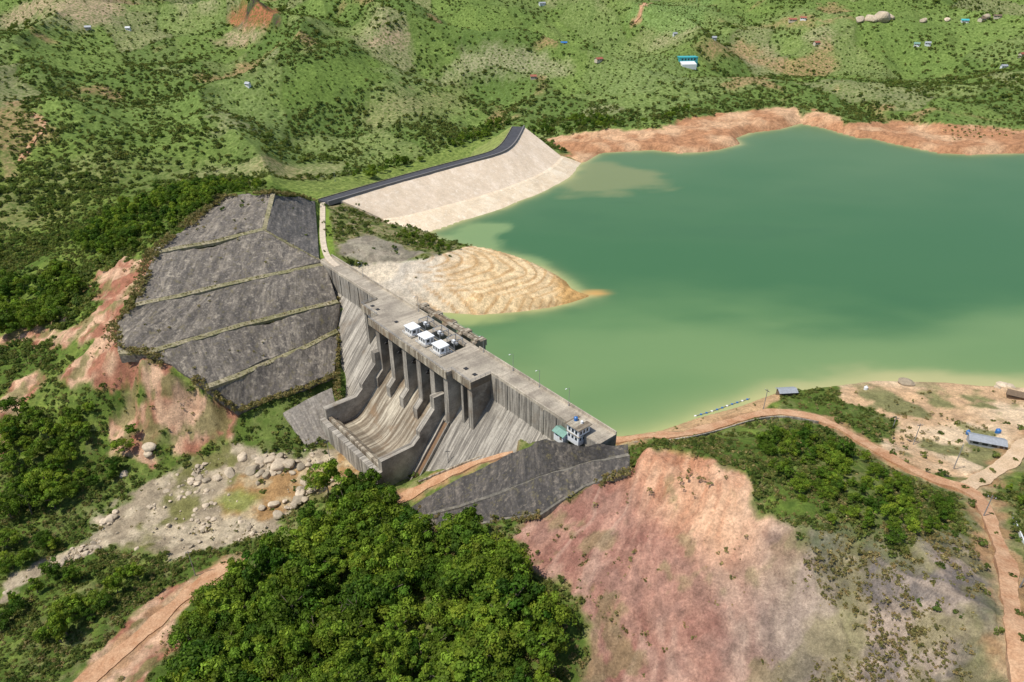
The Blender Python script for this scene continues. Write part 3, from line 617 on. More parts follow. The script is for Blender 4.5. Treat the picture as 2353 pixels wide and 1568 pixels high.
def pier(s0,s1,front,low=True,up=9.):
    p=[(-up,-14),(-up,14.2 if up>4.5 else 13.6),(-4.05,14.2 if up>4.5 else 13.6),(-4.0,13.65),(front,13.65),(front,-6)]
    p+=[(front+3.,-9.),(front+3.,-19),(front,-18),(4,-16)] if low else [(front,-16),(4,-16)]
    return MB().prism(p,s0,s1).mk("pier",m_conc,dam)
pier(46.3,47.9,10.6,False,3.9); pier(56.5,57.9,10.4,False,3.9)
for s in(63.2,72.6,82.2,91.8,100.6): pier(s-1.4,s+1.4,14.6)
pier(107.6,110.2,14.6,False,3.9); pier(114.6,115.8,12.1,False,3.9); pier(118.4,121.0,12.1,False,3.9)
def gate(s0,s1):  # dark leaf set forward and tall to stand in for the bay's shade
    m=MB(); k=10; v=[]
    for i in range(k+1):
        t=i/k; z_=-2.5+t*16; d=8.2-2.6*math.sin(t*math.pi)*.5
        v+=[(s0,-d,z_),(s1,-d,z_)]
    m.add(v,[(2*i,2*i+1,2*i+3,2*i+2) for i in range(k)])
    for i in(1,4,7): m.box(s0,s1,-8.6,-8.,i*1.3,.35+i*1.3)
    for s in(s0+.8,s1-.8): m.cyl((s,-7,9),(s,-13,6),.25); m.cyl((s,-7,3),(s,-13,6),.25)
    return m.mk("spillway_gate",m_dark,dam,fix=False)
for a,b_ in((74.05,80.75),(83.65,90.35),(93.25,99.15),(64.65,71.15)): gate(a,b_)
MB().box(110.3,114.5,-5.6,-4.05,-4,13.6).mk("bay_shade_panel",m_dark,dam); MB().box(115.9,118.3,-5.6,-4.05,-4,13.6).mk("bay_shade_panel",m_dark,dam)  # solid dark panels, the shade of the open bays put into colour
MB().box(102.05,107.5,-9.,-8.6,-6,13.6).mk("bay_shade_panel",m_dark,dam)
tw_=[(12,-12),(12,2),(17,2),(17,-3),(24,-10),(24,-12),(27,-14.6),(40.6,-14.6),(40.6,-45),(20,-45)]
MB().prism(tw_,60.6,63.15).mk("training_wall",m_conc,dam)
MB().prism(tw_,101.85,104.4).mk("training_wall",m_conc,dam)
MB().box(60.6,104.4,-43.0,-40.65,-45,-19.2).mk("flip_bucket_sill",m_conc,dam)
for s in(106.6,109.6): MB().prism([(14.8,-12),(14.8,-6.5),(40,-38),(40,-45)],s,s+.5).mk("drain_wall",m_conc,dam)
MB().prism([(14.8,-12),(14.8,-8.0),(40,-39.6),(40,-45)],107.12,109.58).mk("drain_floor",simple("wet_brown_stain",(.2,.115,.06),.6),dam)
for a,b_,y0,y1 in((-8,72,3.62,3.95),(105,172,3.62,3.95),(-8,45.6,-3.95,-3.62),(121.4,160,-3.95,-3.62)): MB().box(a,b_,y0,y1,14.9,16.0).mk("parapet",m_deck,dam)
def rail(pts,name="handrail",parent=None,mat=None):
    m=MB()
    for (a,b_) in zip(pts[:-1],pts[1:]):
        a=Vector(a);b_=Vector(b_);L=(b_-a).length;k=max(1,int(L/2))
        for h in(.55,1.1): m.cyl(a+Vector((0,0,h)),b_+Vector((0,0,h)),.05,k=5)
        for i in range(k+1): q=a.lerp(b_,i/k); m.cyl(q,q+Vector((0,0,1.12)),.05,k=5)
    return m.mk(name,mat or m_steel,parent or dam,fix=False)
rail([(45.8,-4.3,15.25),(45.8,-11.1,15.25),(58,-11.15,15.25),(58,-15.15,15.25),(110.4,-15.15,15.25),(110.4,-12.7,15.25),(121.2,-12.7,15.25),(121.2,-4.2,15.25)])
rail([(72.8,-4.4,15.02),(101,-4.4,15.02)]); rail([(72.8,3.8,15),(72.8,9.,14.25),(101.4,9.0,14.25),(101.4,3.8,15)])
ub=MB()
for s in(63.2,72.6,82.2,91.8,100.6): ub.box(s-1.45,s+1.45,4.2,9.6,13.0,15.6)
ub.box(62,102,5.0,6.2,15.603,16.5); ub.box(64.66,99.14,8.0,8.8,14.4,15.2)
ub.mk("hoist_beam",m_conc2,dam)
for s in(78,87.5,96.5):
    gf=MB()
    for x_ in(-2.2,2.2):
        for y_ in(-3,1): gf.cyl((s+x_,y_,15),(s+x_,y_,17.6),.14,k=6)
        gf.cyl((s+x_,-3,17.6),(s+x_,1,17.6),.14,k=6)
    for y_ in(-3,1): gf.cyl((s-2.2,y_,17.6),(s+2.2,y_,17.6),.14,k=6)
    gf.mk("hoist_frame",m_steel,dam,fix=False)
    MB().box(s-1.5,s-.3,-1.6,-.4,15,16.3).mk("hoist_winch",m_white,dam,bevel=.1); MB().box(s+.4,s+1.4,-1.4,-.5,15,16.).mk("hoist_winch",m_steel,dam,bevel=.1)
for s in(49,53,67,112,117): MB().box(s,s+1.6,-9.,-7.6,15.0,15.12).mk("deck_hatch",m_dark,dam)
for s in list(range(124,164,6)): MB().box(s,s+.25,-4.3,-3.99,-2,14.9).mk("wall_rib",m_conc,dam)
for s in(6,14,22,30,38): MB().box(s,s+.25,-4.3,-3.99,0,14.9).mk("wall_rib",m_conc,dam)
# ---------------------------------------------------------------- buildings
def wins(parent,wx0,wx1,y,z0,z1,nw,side='y',mat=None):
    w=(wx1-wx0)/nw
    for i in range(nw):
        a=wx0+w*i+w*.2; b_=wx0+w*(i+1)-w*.2
        m=MB()
        if side=='y': m.box(a,b_,y-.04,y+.04,z0,z1)
        else: m.box(y-.04,y+.04,a,b_,z0,z1)
        m.mk("window",mat or m_glass,parent)
for s,d in((79.8,8.6),(88.9,8.6),(97.8,8.4)):
    p=dampt(s,d); h=empty("gate_house",(p[0],p[1],15.02),ANG); top(h,"small white gate hoist house with dark windows on the deck","hoist house","gate hoist houses on the spillway deck")
    MB().box(-2.3,2.3,-1.9,1.9,.5,3.1).mk("wall",m_white,h); 
    MB().box(-2.9,2.9,-2.5,2.5,.0,.5).mk("plinth",m_conc2,h)
    MB().box(-2.6,2.6,-2.2,2.2,3.102,3.38).mk("roof",m_white,h,bevel=.04)
    wins(h,-2.1,2.1,-1.9,1.4,2.6,3); wins(h,-1.7,1.7,-2.3,1.4,2.6,2,'x'); wins(h,-1.7,.4,2.3,1.4,2.6,1,'x')
    MB().box(2.27,2.36,.6,1.5,.5,2.6).mk("door",m_steel,h)
    rail([(-3,2.7,0),(-3,-2.7,0),(3,-2.7,0),(3,2.7,0)],"railing",h,m_white)
p=dampt(163.5,4.0); h=empty("control_house",(p[0],p[1],13.),ANG); h.scale=(.78,.78,.78); top(h,"white two storey control house with flat roof and rooftop tank","building")
MB().box(-3.2,3.2,-3.,3.,-1.5,6.2).mk("wall",m_white,h); MB().box(-3.9,3.9,-3.7,3.7,6.202,6.55).mk("roof",m_conc2,h,bevel=.05)
MB().box(-3.5,3.5,-3.3,3.3,2.75,2.95).mk("ledge",m_conc2,h)
wins(h,-2.8,2.8,-3.0,3.7,5.2,3); wins(h,-2.8,2.8,-3.,.8,2.1,3); wins(h,-2.6,2.6,3.2,3.7,5.2,3,'x'); wins(h,-2.6,.6,3.2,.8,2.1,2,'x'); wins(h,-2.6,2.6,-3.2,3.7,5.2,2,'x')
MB().box(3.17,3.26,1.2,2.2,0.,2.2).mk("door",m_wood,h)
MB().cyl((-2,.5,6.55),(-2,.5,8.0),.75,.75,14).cyl((-2,.5,8.0),(-2,.5,8.35),.75,.25,14).mk("water_tank",m_blue,h)
MB().cyl((.8,1,6.55),(.8,1,7.5),.55,.5,12).mk("water_tank",m_white,h)
MB().cyl((2.5,-2.5,6.5),(2.5,-2.5,10.5),.06,k=5).mk("antenna",m_steel,h)
def gable(name,loc,rz,w,d,hh,rh,mw,mr,label,cat,wn=2,ov=.5,group=None):
    h=empty(name,loc,rz); top(h,label,cat,group)
    m=MB().box(-w/2,w/2,-d/2,d/2,-1.5,hh); m.add([(-w/2,-d/2,hh),(-w/2,d/2,hh),(-w/2,0,hh+rh)],[(0,1,2)]);m.add([(w/2,-d/2,hh),(w/2,d/2,hh),(w/2,0,hh+rh)],[(0,2,1)]); m.mk("wall",mw,h)
    a=w/2+ov;b_=d/2+ov;e=.12; zz=hh-ov*rh/(d/2)
    m=MB(); 
    for s in(-1,1):
        m.add([(-a,s*b_,zz+.02),(a,s*b_,zz+.02),(a,0,hh+rh+.02),(-a,0,hh+rh+.02),(-a,s*b_,zz+e),(a,s*b_,zz+e),(a,0,hh+rh+e),(-a,0,hh+rh+e)],[(0,1,2,3),(4,5,6,7),(0,1,5,4),(1,2,6,5),(3,0,4,7)])
    m.mk("roof",mr,h)
    if wn: wins(h,-w/2+.3,w/2-1.6,-d/2,hh*.4,hh*.75,wn)
    MB().box(w/2-1.4,w/2-.5,-d/2-.04,-d/2+.04,0,hh*.8).mk("door",m_wood,h)
    return h
p=dampt(158.8,6.2); gable("shed",(p[0],p[1],11.4),ANG,4.0,3.0,2.0,.7,m_white,m_greenr,"small shed with pale green metal roof beside control house","shed",1)
q=G([(2262,1022)])[0]; gable("long_shed",q,-.35,9.5,3.6,2.2,.7,m_tin,m_tin,"long low shed with corrugated grey metal roof","shed",3)
def tank(px,py,mat,label,r=.8,hh=1.7):
    q=G([(px,py)])[0]; t=empty("water_tank",q); top(t,label,"water tank"); MB().cyl((0,0,-.3),(0,0,hh),r,r,14).mk("tank_body",mat,t); MB().cyl((0,0,hh),(0,0,hh+.4),r,.25,14).cyl((0,0,hh+.4),(0,0,hh+.5),.25,.25,10).mk("lid",mat,t)
tank(2290,998,m_blue,"blue plastic water tank beside the tin shed"); tank(2222,998,m_blue,"blue barrel at the end of the tin shed",.6,1.2); tank(1988,896,m_white,"white tank standing on the sandy shore",.7,1.2)
q=G([(1805,906)])[0]; gable("shore_shed",q,.1,6.,3.,1.8,.6,m_wood,m_tin,"open tin roofed shed on the lake bank","shed",2)
q=G([(2335,912)])[0]; gable("shore_hut",q,-.5,6,3.4,1.4,.9,m_wood,m_wood,"brown wooden hut at the edge of the sand","hut",1)
q=G([(1580,152)])[0]; h=empty("warehouse",q,.12); top(h,"teal block building with white low frontage in fields","building")
MB().box(-11,11,0,10,-3,9.).mk("wall",m_teal,h); MB().box(-11.3,11.3,-.3,10.3,9.002,9.4).mk("roof",m_teal,h)
MB().add([(-10,-9,-3),(7,-9,-3),(7,-.05,-3),(-10,-.05,-3),(-10,-9,3),(7,-9,3),(7,-.05,5),(-10,-.05,5)],[(0,1,5,4),(1,2,6,5),(3,0,4,7),(4,5,6,7)]).mk("annex",m_white,h)
wins(h,-9,9,-.0,6,8,5); 
fh=[(570,199,m_white,m_tin,5),(203,68,m_cream,m_tin,6),(295,70,m_white,m_tin,5),(1245,12,m_white,m_tin,9),(1375,141,m_cream,m_red,8),(1225,181,m_cream,m_red,6),(1295,103,m_cream,m_blue,8),
(2105,106,m_white,m_greenr,6),(2130,104,m_white,m_tin,6),(2305,157,m_white,m_tin,6),(1550,82,m_white,m_tin,5),(1875,103,m_cream,m_red,7),(1820,50,m_cream,m_red,9),(1845,46,m_white,m_red,7),(2215,52,m_white,m_teal,8),(2255,48,m_cream,m_wood,9),(2290,42,m_cream,m_wood,8),(1640,92,m_white,m_tin,5),(2345,130,m_cream,m_red,6)]
P=G([(a,b_) for a,b_,*_ in fh]); rn={id(m_tin):"grey tin",id(m_red):"rusty red",id(m_blue):"blue",id(m_greenr):"pale green",id(m_teal):"teal",id(m_wood):"brown"}
for q,(a,b_,mw,mr,w) in zip(P,fh):
    gable("farm_house",q,R.uniform(-.6,.6),w,w*.6,2.6,1.3,mw,mr,"small farm house with %s roof on the hillside"%rn[id(mr)],"house",2,group="farm houses scattered over the hills")
# ---------------------------------------------------------------- lamps & poles
def lamp(q,rz,hh=6.8,arm=1.3):
    e=empty("street_lamp",q,rz); top(e,"tall grey street lamp on the dam crest","street lamp","street lamps along the dam crest")
    MB().cyl((0,0,-.3),(0,0,hh),.1,.06,8).cyl((0,0,hh),(0,arm,hh+.35),.05,.04,6).cyl((0,0,0),(0,0,.4),.25,.2,8).mk("pole",m_steel,e,fix=False)
    MB().box(-.13,.13,arm-.1,arm+.6,hh+.28,hh+.42).mk("lamp_head",m_white,e,bevel=.03)
for s in(22,66,108,124.5,138,152): p=dampt(s,-3.3); lamp((p[0],p[1],15.0),ANG+math.pi)
def upole(q,hh=9,rz=0.):
    e=empty("utility_pole",q,rz); top(e,"concrete utility pole with crossarm standing on the slope","utility pole","utility poles")
    MB().cyl((0,0,-1),(0,0,hh),.16,.1,8).mk("pole",m_steel,e,fix=False)
    MB().box(-.9,.9,-.07,.07,hh-.7,hh-.55).mk("crossarm",m_dark,e)
    for x_ in(-.8,0,.8): MB().cyl((x_,0,hh-.55),(x_,0,hh-.25),.07,.05,6).mk("insulator",m_white,e,fix=False)
for (a,b_,hh) in((1753,942,8.5),(450,1325,11),(2190,1078,9),(2258,1188,7),(2100,1015,7),(757,1050,8),(2050,985,5),(1030,1070,7),(1240,1005,8),(770,420,8),(2345,1345,7)):
    upole(G([(a,b_)])[0],hh,R.uniform(-1,1))
bp=U([(1597,957,0),(1640,945,0),(1680,930,0),(1722,917,0)]); S=smoothline(bp,22)
e=empty("floating_boom",(0,0,0)); top(e,"floating pipe boom with small blue floats near shore","floating boom")
m=MB(); 
for i in range(21): m.cyl((S[i,0],S[i,1],.2),(S[i+1,0],S[i+1,1],.2),.14,k=7)
m.mk("pipe",m_steel,e,fix=False)
for i in range(0,22,2): MB().box(S[i,0]-.38,S[i,0]+.38,S[i,1]-.28,S[i,1]+.28,-.2,.42).mk("float",m_blue if i%6 else m_white,e,bevel=.08)
# ---------------------------------------------------------------- vegetation
def leafmat(name,c1,c2,tl=.3):
    m,nt,bs=newmat(name); L=nt.links.new; oi=nd(nt,'ShaderNodeObjectInfo'); at=nd(nt,'ShaderNodeAttribute',attribute_name='Col')
    b_=mix(nt,oi.outputs['Random'],c1,c2); b_=mix(nt,1.,b_,at.outputs['Color'],'MULTIPLY'); L(b_,bs.inputs['Base Color']); bs.inputs['Roughness'].default_value=.7; bs.inputs['Specular IOR Level'].default_value=.2
    tr=nd(nt,'ShaderNodeBsdfTranslucent'); L(mix(nt,1.,b_,(1.2,1.3,.6),'MULTIPLY'),tr.inputs['Color']); ms=nd(nt,'ShaderNodeMixShader'); ms.inputs[0].default_value=tl
    L(bs.outputs[0],ms.inputs[1]);L(tr.outputs[0],ms.inputs[2]); L(ms.outputs[0],nt.nodes['Material Output'].inputs[0]); return m
m_leaf=leafmat("broadleaf_foliage",(.05,.115,.01),(.2,.29,.03),.35)
m_leaff=leafmat("hill_foliage",(.11,.17,.035),(.2,.26,.06),.4)
m_leafd=leafmat("shrub_foliage",(.09,.15,.03),(.23,.26,.075),.4)
m_dry=leafmat("dry_grass_tuft",(.18,.175,.06),(.4,.34,.17),.35)
def crown_mesh(name,rs,Ht,Rad,blobs,per,leaf,mat,z0=.35):
    V=[];Cc=[]
    for b_ in range(blobs):
        a=rs.uniform(0,6.28); rr=Rad*math.sqrt(rs.uniform(0,1))*.78; zc=Ht*(z0+(1-z0)*rs.uniform(.1,.9)*(1-.45*(rr/Rad)**2)); br=Rad*rs.uniform(.18,.42)
        cen=np.array([rr*math.cos(a),rr*math.sin(a),zc]); shade=rs.uniform(.65,1.3)
        d=rs.normal(size=(per,3)); d/=np.linalg.norm(d,axis=1)[:,None]; d[:,2]=np.where(d[:,2]<-.3,-d[:,2],d[:,2])
        P=cen+d*br*rs.uniform(.6,1.18,(per,1))*np.array([1,1,.8])
        nn=d+rs.normal(size=(per,3))*.5; nn/=np.linalg.norm(nn,axis=1)[:,None]
        t=np.cross(nn,rs.normal(size=(per,3))); t/=np.linalg.norm(t,axis=1)[:,None]; w=np.cross(nn,t)
        sz=leaf*rs.uniform(.6,1.25,(per,1))
        quad=np.stack([P-t*sz,P-w*sz*.6,P+t*sz,P+w*sz*.6],1); V.append(quad.reshape(-1,3))
        c=shade*rs.uniform(.7,1.25,per); c=np.repeat(c,4); Cc.append(np.stack([c*rs.uniform(.9,1.2),c,c*.9],-1))
    V=np.vstack(V);Cc=np.vstack(Cc); me=npmesh(name,V,np.arange(len(V)).reshape(-1,4),mat,False); colattr(me,"Col",Cc); return me
def trunk_mesh(rs,Ht):
    m=MB(); p=Vector((0,0,-1)); r=.28; pts=[p]
    for i in range(4):
        q=p+Vector((rs.uniform(-.35,.35),rs.uniform(-.35,.35),(Ht*.62+1)/4)); m.cyl(p,q,r,r*.8,7); p=q;r*=.8;pts.append(q)
    for i in range(6):
        b_=pts[rs.randint(2,5)]; a=rs.uniform(0,6.28); q=b_+Vector((math.cos(a)*Ht*.2,math.sin(a)*Ht*.2,Ht*.17)); m.cyl(b_,q,.12,.05,5)
    me=bpy.data.meshes.new("trunk"); me.from_pydata([tuple(v) for v in m.v],[],m.f); me.materials.append(m_bark); return me
rs=np.random.RandomState(3)
crowns=[crown_mesh("crown",rs,10,4.3*k,nb,100,.36,m_leaf,z_) for k,nb,z_ in((1,24,.3),(1.1,28,.32),(.9,20,.3),(.7,15,.2),(1.25,32,.38),(.85,19,.4),(.6,13,.3),(1.05,18,.35))]
NCr=len(crowns)
fcr=[crown_mesh("crown",rs,5.5,4.0*k,nb,45,.6,m_leaff,z_) for k,nb,z_ in((1,14,.15),(1.1,16,.15),(.9,12,.15),(1.2,17,.15))]
trunks=[trunk_mesh(rs,10) for _ in range(3)]
def inst_col(name,meshes):
    c=bpy.data.collections.new(name)
    for i,me in enumerate(meshes): c.objects.link(bpy.data.objects.new("%s_%02d"%(name,i),me))
    return c
shr=[crown_mesh("shrub",rs,1.8,1.5,8,34,.27,m_leafd,.1) for _ in range(5)]
tuf=[crown_mesh("tuft",rs,1.3,1.,6,24,.2,m_dry,.05) for _ in range(4)]
c_shr=inst_col("shrub_source",shr); c_tuf=inst_col("tuft_source",tuf); c_tr=inst_col("tree_source",crowns); c_ftr=inst_col("hill_tree_source",fcr)
def stuff(name,pts,scl,col_,nvar,label,cat,zs=None):
    k=len(pts); me=bpy.data.meshes.new(name); me.vertices.add(k); me.vertices.foreach_set("co",np.asarray(pts,np.float32).ravel())
    a=me.attributes.new("scl",'FLOAT_VECTOR','POINT'); sc=np.stack([scl,scl*R.uniform(.85,1.15,k),scl*(zs if zs is not None else R.uniform(.8,1.2,k))],-1); a.data.foreach_set("vector",sc.astype(np.float32).ravel())
    a=me.attributes.new("rot",'FLOAT_VECTOR','POINT'); ro=np.stack([R.uniform(-.12,.12,k),R.uniform(-.12,.12,k),R.uniform(0,6.28,k)],-1); a.data.foreach_set("vector",ro.astype(np.float32).ravel())
    a=me.attributes.new("pick",'INT','POINT'); a.data.foreach_set("value",R.randint(0,nvar,k).astype(np.int32))
    o=link(bpy.data.objects.new(name,me)); ng=bpy.data.node_groups.new(name+"_nodes",'GeometryNodeTree')
    ng.interface.new_socket("Geometry",in_out='INPUT',socket_type='NodeSocketGeometry'); ng.interface.new_socket("Geometry",in_out='OUTPUT',socket_type='NodeSocketGeometry')
    gi=ng.nodes.new('NodeGroupInput');go=ng.nodes.new('NodeGroupOutput'); ip=ng.nodes.new('GeometryNodeInstanceOnPoints'); ci=ng.nodes.new('GeometryNodeCollectionInfo')
    ci.inputs['Collection'].default_value=col_; ci.inputs['Separate Children'].default_value=True; ci.inputs['Reset Children'].default_value=True
    def na(nm,dt): 
        x_=ng.nodes.new('GeometryNodeInputNamedAttribute'); x_.data_type=dt; x_.inputs['Name'].default_value=nm; return x_.outputs['Attribute']
    L=ng.links.new; L(gi.outputs[0],ip.inputs['Points']); L(ci.outputs[0],ip.inputs['Instance']); ip.inputs['Pick Instance'].default_value=True
    L(na("pick",'INT'),ip.inputs['Instance Index']); L(na("scl",'FLOAT_VECTOR'),ip.inputs['Scale']); L(na("rot",'FLOAT_VECTOR'),ip.inputs['Rotation']); L(ip.outputs[0],go.inputs[0])
    md=o.modifiers.new("scatter",'NODES'); md.node_group=ng; o["kind"]="stuff"; o["label"]=label; o["category"]=cat; return o
def scat(poly,sp,seed=0,jit=.45):
    rs_=np.random.RandomState(seed); P=np.asarray(poly)[:,:2]; xs=np.arange(P[:,0].min(),P[:,0].max(),sp);ys=np.arange(P[:,1].min(),P[:,1].max(),sp)
    X,Y=np.meshgrid(xs,ys); X=X.ravel()+rs_.uniform(-jit,jit,X.size)*sp; Y=Y.ravel()+rs_.uniform(-jit,jit,Y.size)*sp
    m=sdpoly(X,Y,P)>0; return np.stack([X[m],Y[m]],-1)
FOR=[([(480,1385),(560,1345),(660,1290),(740,1210),(830,1140),(890,1150),(930,1210),(1000,1270),(1100,1262),(1180,1310),(1250,1385),(1290,1480),(1270,1640),(380,1640),(430,1500)],4.8,.55,1.5),
([(0,680),(60,630),(160,620),(185,690),(130,765),(0,780)],5.2,.6,1.15),
([(175,570),(260,490),(380,455),(520,432),(535,450),(450,500),(370,555),(250,600)],5.5,.5,1.0),
([(30,960),(150,915),(250,950),(320,1010),(260,1110),(120,1190),(0,1200),(0,1000)],5.,.45,1.1),
([(0,1490),(0,1400),(80,1345),(150,1320),(220,1290),(300,1290),(410,1315),(330,1390),(200,1450),(100,1500),(0,1560)],5.0,.4,1.0),
([(0,1300),(60,1240),(150,1200),(210,1190),(160,1250),(90,1290),(20,1330)],5.0,.4,.85),
([(1730,1010),(1850,985),(1960,1030),(2040,1090),(2150,1150),(2200,1225),(2050,1255),(1880,1195),(1770,1110)],4.4,.2,.66),
([(2260,1090),(2330,1080),(2352,1180),(2330,1170),(2290,1130)],3.6,.25,.5),
([(800,410),(900,370),(1050,320),(1120,290),(1170,290),(1100,330),(960,378),(850,415)],8,.5,.9),
([(1220,300),(1340,270),(1500,275),(1600,250),(1540,275),(1380,300),(1260,315)],7,.4,.75),
([(840,520),(900,520),(1000,555),(1055,578),(1000,580),(900,550)],3.2,.12,.32),
([(540,450),(600,425),(560,415),(500,425)],5,.4,.6)]
T=[]
for i,(pl,sp,a,b_) in enumerate(FOR):
    q=scat(G(pl),sp,100+i); 
    if i: q=q[fbm(q[:,0],q[:,1],14,2,500+i)>-.4]
    T.append(np.c_[q,a+(b_-a)*np.clip(R.uniform(0,1,len(q))*.6+.4*ss(-.6,.6,fbm(q[:,0],q[:,1],12,2,600)),0,1)])
for (a,b_,s) in((757,1135,1.2),(715,1125,.8),(860,1140,1.5),(1090,1245,1.2),(1060,1265,1.3),(730,415,.5),(545,400,.7),(800,395,.7),(60,1300,.7),(20,1260,.8),(110,1260,.6)): 
    q=G([(a,b_)])[0]; T.append(np.array([[q[0],q[1],s]]))
T=np.vstack(T)
roadpts=np.vstack([V[:,:2] for V,dr,_ in CLAMP if dr==.3])
def offroad(X,Y):
    cell=2.0; S_=set(map(tuple,np.floor(roadpts/cell).astype(int))); k=np.floor(np.c_[X,Y]/cell).astype(int)
    return np.array([not any((a+i,b_+j) in S_ for i in(-1,0,1) for j in(-1,0,1)) for a,b_ in k])
T=T[offroad(T[:,0],T[:,1])]
Tz=H(T[:,0],T[:,1]); dist=np.sqrt(T[:,0]**2+T[:,1]**2+(CH-Tz)**2)
inview=np.abs(T[:,0])<.66*T[:,1]+90
score=T[:,2]/dist*np.where(inview,1,.2); order=np.argsort(-score); ind=order[:290]; rest=order[290:]
for j,i in enumerate(ind):
    s=T[i,2]; e=empty("tree",(T[i,0],T[i,1],Tz[i]-.2),R.uniform(0,6.28)); e.scale=(s*R.uniform(.9,1.15),s*R.uniform(.9,1.15),s*R.uniform(.75,1.25))
    top(e,"dense green broadleaf tree in hillside woodland","tree","broadleaf trees on the slopes")
    t=bpy.data.objects.new("trunk",trunks[j%3]); link(t,e); c=bpy.data.objects.new("crown",crowns[R.randint(0,NCr)]); link(c,e)
def logscat(k,y0,y1,seed):
    rs_=np.random.RandomState(seed); Y=y0*np.exp(rs_.uniform(0,1,k)*math.log(y1/y0)); X=rs_.uniform(-1,1,k)*(60+.72*Y); return X,Y
def distline(X,Y,P):
    b_=np.full(X.shape,1e9)
    for i in range(len(P)): b_=np.minimum(b_,np.hypot(X-P[i,0],Y-P[i,1]))
    return b_
terP=np.vstack([tw[0],tw[1][-1:],tw[2][-1:],tw[3][-1:],tw[4][-1:],tw[5][::-1],tw[3][:2][::-1],tw[2][:1],tw[1][:1]])
embP=np.vstack([upl,watL[::-1]])
X,Y=logscat(110000,260,1700,5); mm=masks(X,Y); bare=np.zeros_like(X)
for k in RG: bare=np.maximum(bare,mm[k]*(1 if k in TR or k=='burnt' else .75))
sdl_=sdpoly(X,Y,lakeP,120); fhh,fb=fields(X,Y); fr_=ss(430,650,Y)
dn=ss(-.3,.7,fbm(X,Y,45,4,201)+fbm(X,Y,260,3,202)*.5)*.75+.06
df=np.where(fhh<.3,.75,np.where(fhh<.55,.4,.1))*(.5+.9*ss(-.4,.5,fbm(X,Y,40,3,203))); df=np.maximum(df,ss(5,1,fb)*.75*(fbm(X,Y,80,2,204)>-.1)); df=np.maximum(df,.8*ss(.05,.4,fbm(X,Y,150,4,206)))
dens=dn*(1-fr_)+df*fr_
okm=(bare+R.uniform(0,.3,len(X))<.6)&(sdl_<-8)&(R.uniform(0,1,len(X))<dens)
s_=(X-A[0])*E[0]+(Y-A[1])*E[1]; d_=(X-A[0])*N[0]+(Y-A[1])*N[1]
okm&=~((s_>-20)&(s_<175)&(d_>-12)&(d_<46))
okm&=distline(X,Y,cl[::4])>18
okm&=(sdpoly(X,Y,terP)<-1)&(sdpoly(X,Y,embP)<-2)
X=X[okm];Y=Y[okm]; fhh=fhh[okm]; Z=H(X,Y); sz=.1+.34*R.uniform(0,1,len(X))**2.6
bt=((fbm(X,Y,150,4,206)>.15)|(Y<500)&(fbm(X,Y,110,3,205)>.2))&(R.uniform(0,1,len(X))<.4)
pts=np.c_[T[rest,:2],Tz[rest]-.2]
stuff("woodland",pts,T[rest,2],c_tr,NCr,"dense green woodland on the slopes","woodland")
stuff("hill_woodland",np.c_[X[bt],Y[bt],Z[bt]-.4],sz[bt]*1.6+.1,c_ftr,4,"scattered green trees covering the far hills","woodland")
sm=~bt
stuff("hill_shrubs",np.c_[X[sm],Y[sm],Z[sm]-.3],.55+sz[sm]*2.8,c_shr,5,"scattered green shrubs over the hills","shrubs")
PR=[]
for k,ang in(('bare2',.5),('fieldA',.9),('fieldB',-.4),('bare6',.2),('fieldC',.7),(None,.62)):
    P=RG[k][0] if k else np.array([(-1100,520),(1150,520),(1150,1500),(-1100,1500)],float); c_,s__=math.cos(ang),math.sin(ang); Rm=np.array([[c_,-s__],[s__,c_]]); Q_=P@Rm
    xs=np.arange(Q_[:,0].min(),Q_[:,0].max(),8. if k else 10.);ys=np.arange(Q_[:,1].min(),Q_[:,1].max(),5. if k else 5.5); a,b_=np.meshgrid(xs,ys); W_=np.c_[a.ravel(),b_.ravel()]@Rm.T
    W_=W_+R.uniform(-1.2,1.2,W_.shape)+np.c_[fbm(W_[:,0],W_[:,1],60,2,9)*5,fbm(W_[:,0],W_[:,1],60,2,10)*5]
    if k: W_=W_[(sdpoly(W_[:,0],W_[:,1],P)>0)&(R.uniform(0,1,len(W_))<.8)]
    else:
        W_=W_[np.abs(W_[:,0])<.72*W_[:,1]+60]; h_,b2=fields(W_[:,0],W_[:,1]); W_=W_[(h_>.55)&(b2>4)&(sdpoly(W_[:,0],W_[:,1],lakeP,120)<-30)&(R.uniform(0,1,len(W_))<.85)]
    PR.append(W_)
PR=np.vstack(PR); stuff("plantation_rows",np.c_[PR,H(PR[:,0],PR[:,1])-.2],R.uniform(.45,1.,len(PR)),c_shr,5,"rows of young plantation trees in fields","plantation")
def nearscat(k,seed):
    X,Y=logscat(k,75,420,seed); mm=masks(X,Y); bare=np.zeros_like(X)
    for kk in TR: bare=np.maximum(bare,mm[kk])
    ok=(sdpoly(X,Y,lakeP,120)<-2.5)
    s_=(X-A[0])*E[0]+(Y-A[1])*E[1]; d_=(X-A[0])*N[0]+(Y-A[1])*N[1]; h=H(X,Y)
    ok&=~((s_>-10)&(s_<175)&(d_>-8)&(d_<44)&(h<14.2)&(d_<(12+(19-h)*.62)))
    return X,Y,mm,bare,ok
dsP=np.vstack([La,Lc[::-1]])
X,Y,mm,bare,ok=nearscat(50000,11); ds_=sdpoly(X,Y,dsP)
ok&=(bare<.5)&(sdpoly(X,Y,terP)<-.6)&(ds_<-.5)&(sdpoly(X,Y,embP)<-1)&(distline(X,Y,cl[::4])>14)&(fbm(X,Y,18,3,301)>-.4)&offroad(X,Y)
X1,Y1=X[ok],Y[ok]; stuff("shrubs",np.c_[X1,Y1,H(X1,Y1)-.15],(.22+.9*R.uniform(0,1,len(X1))**1.6)*(.75+.4*ss(150,300,Y1)),c_shr,5,"low green shrubs covering the slopes","shrubs")
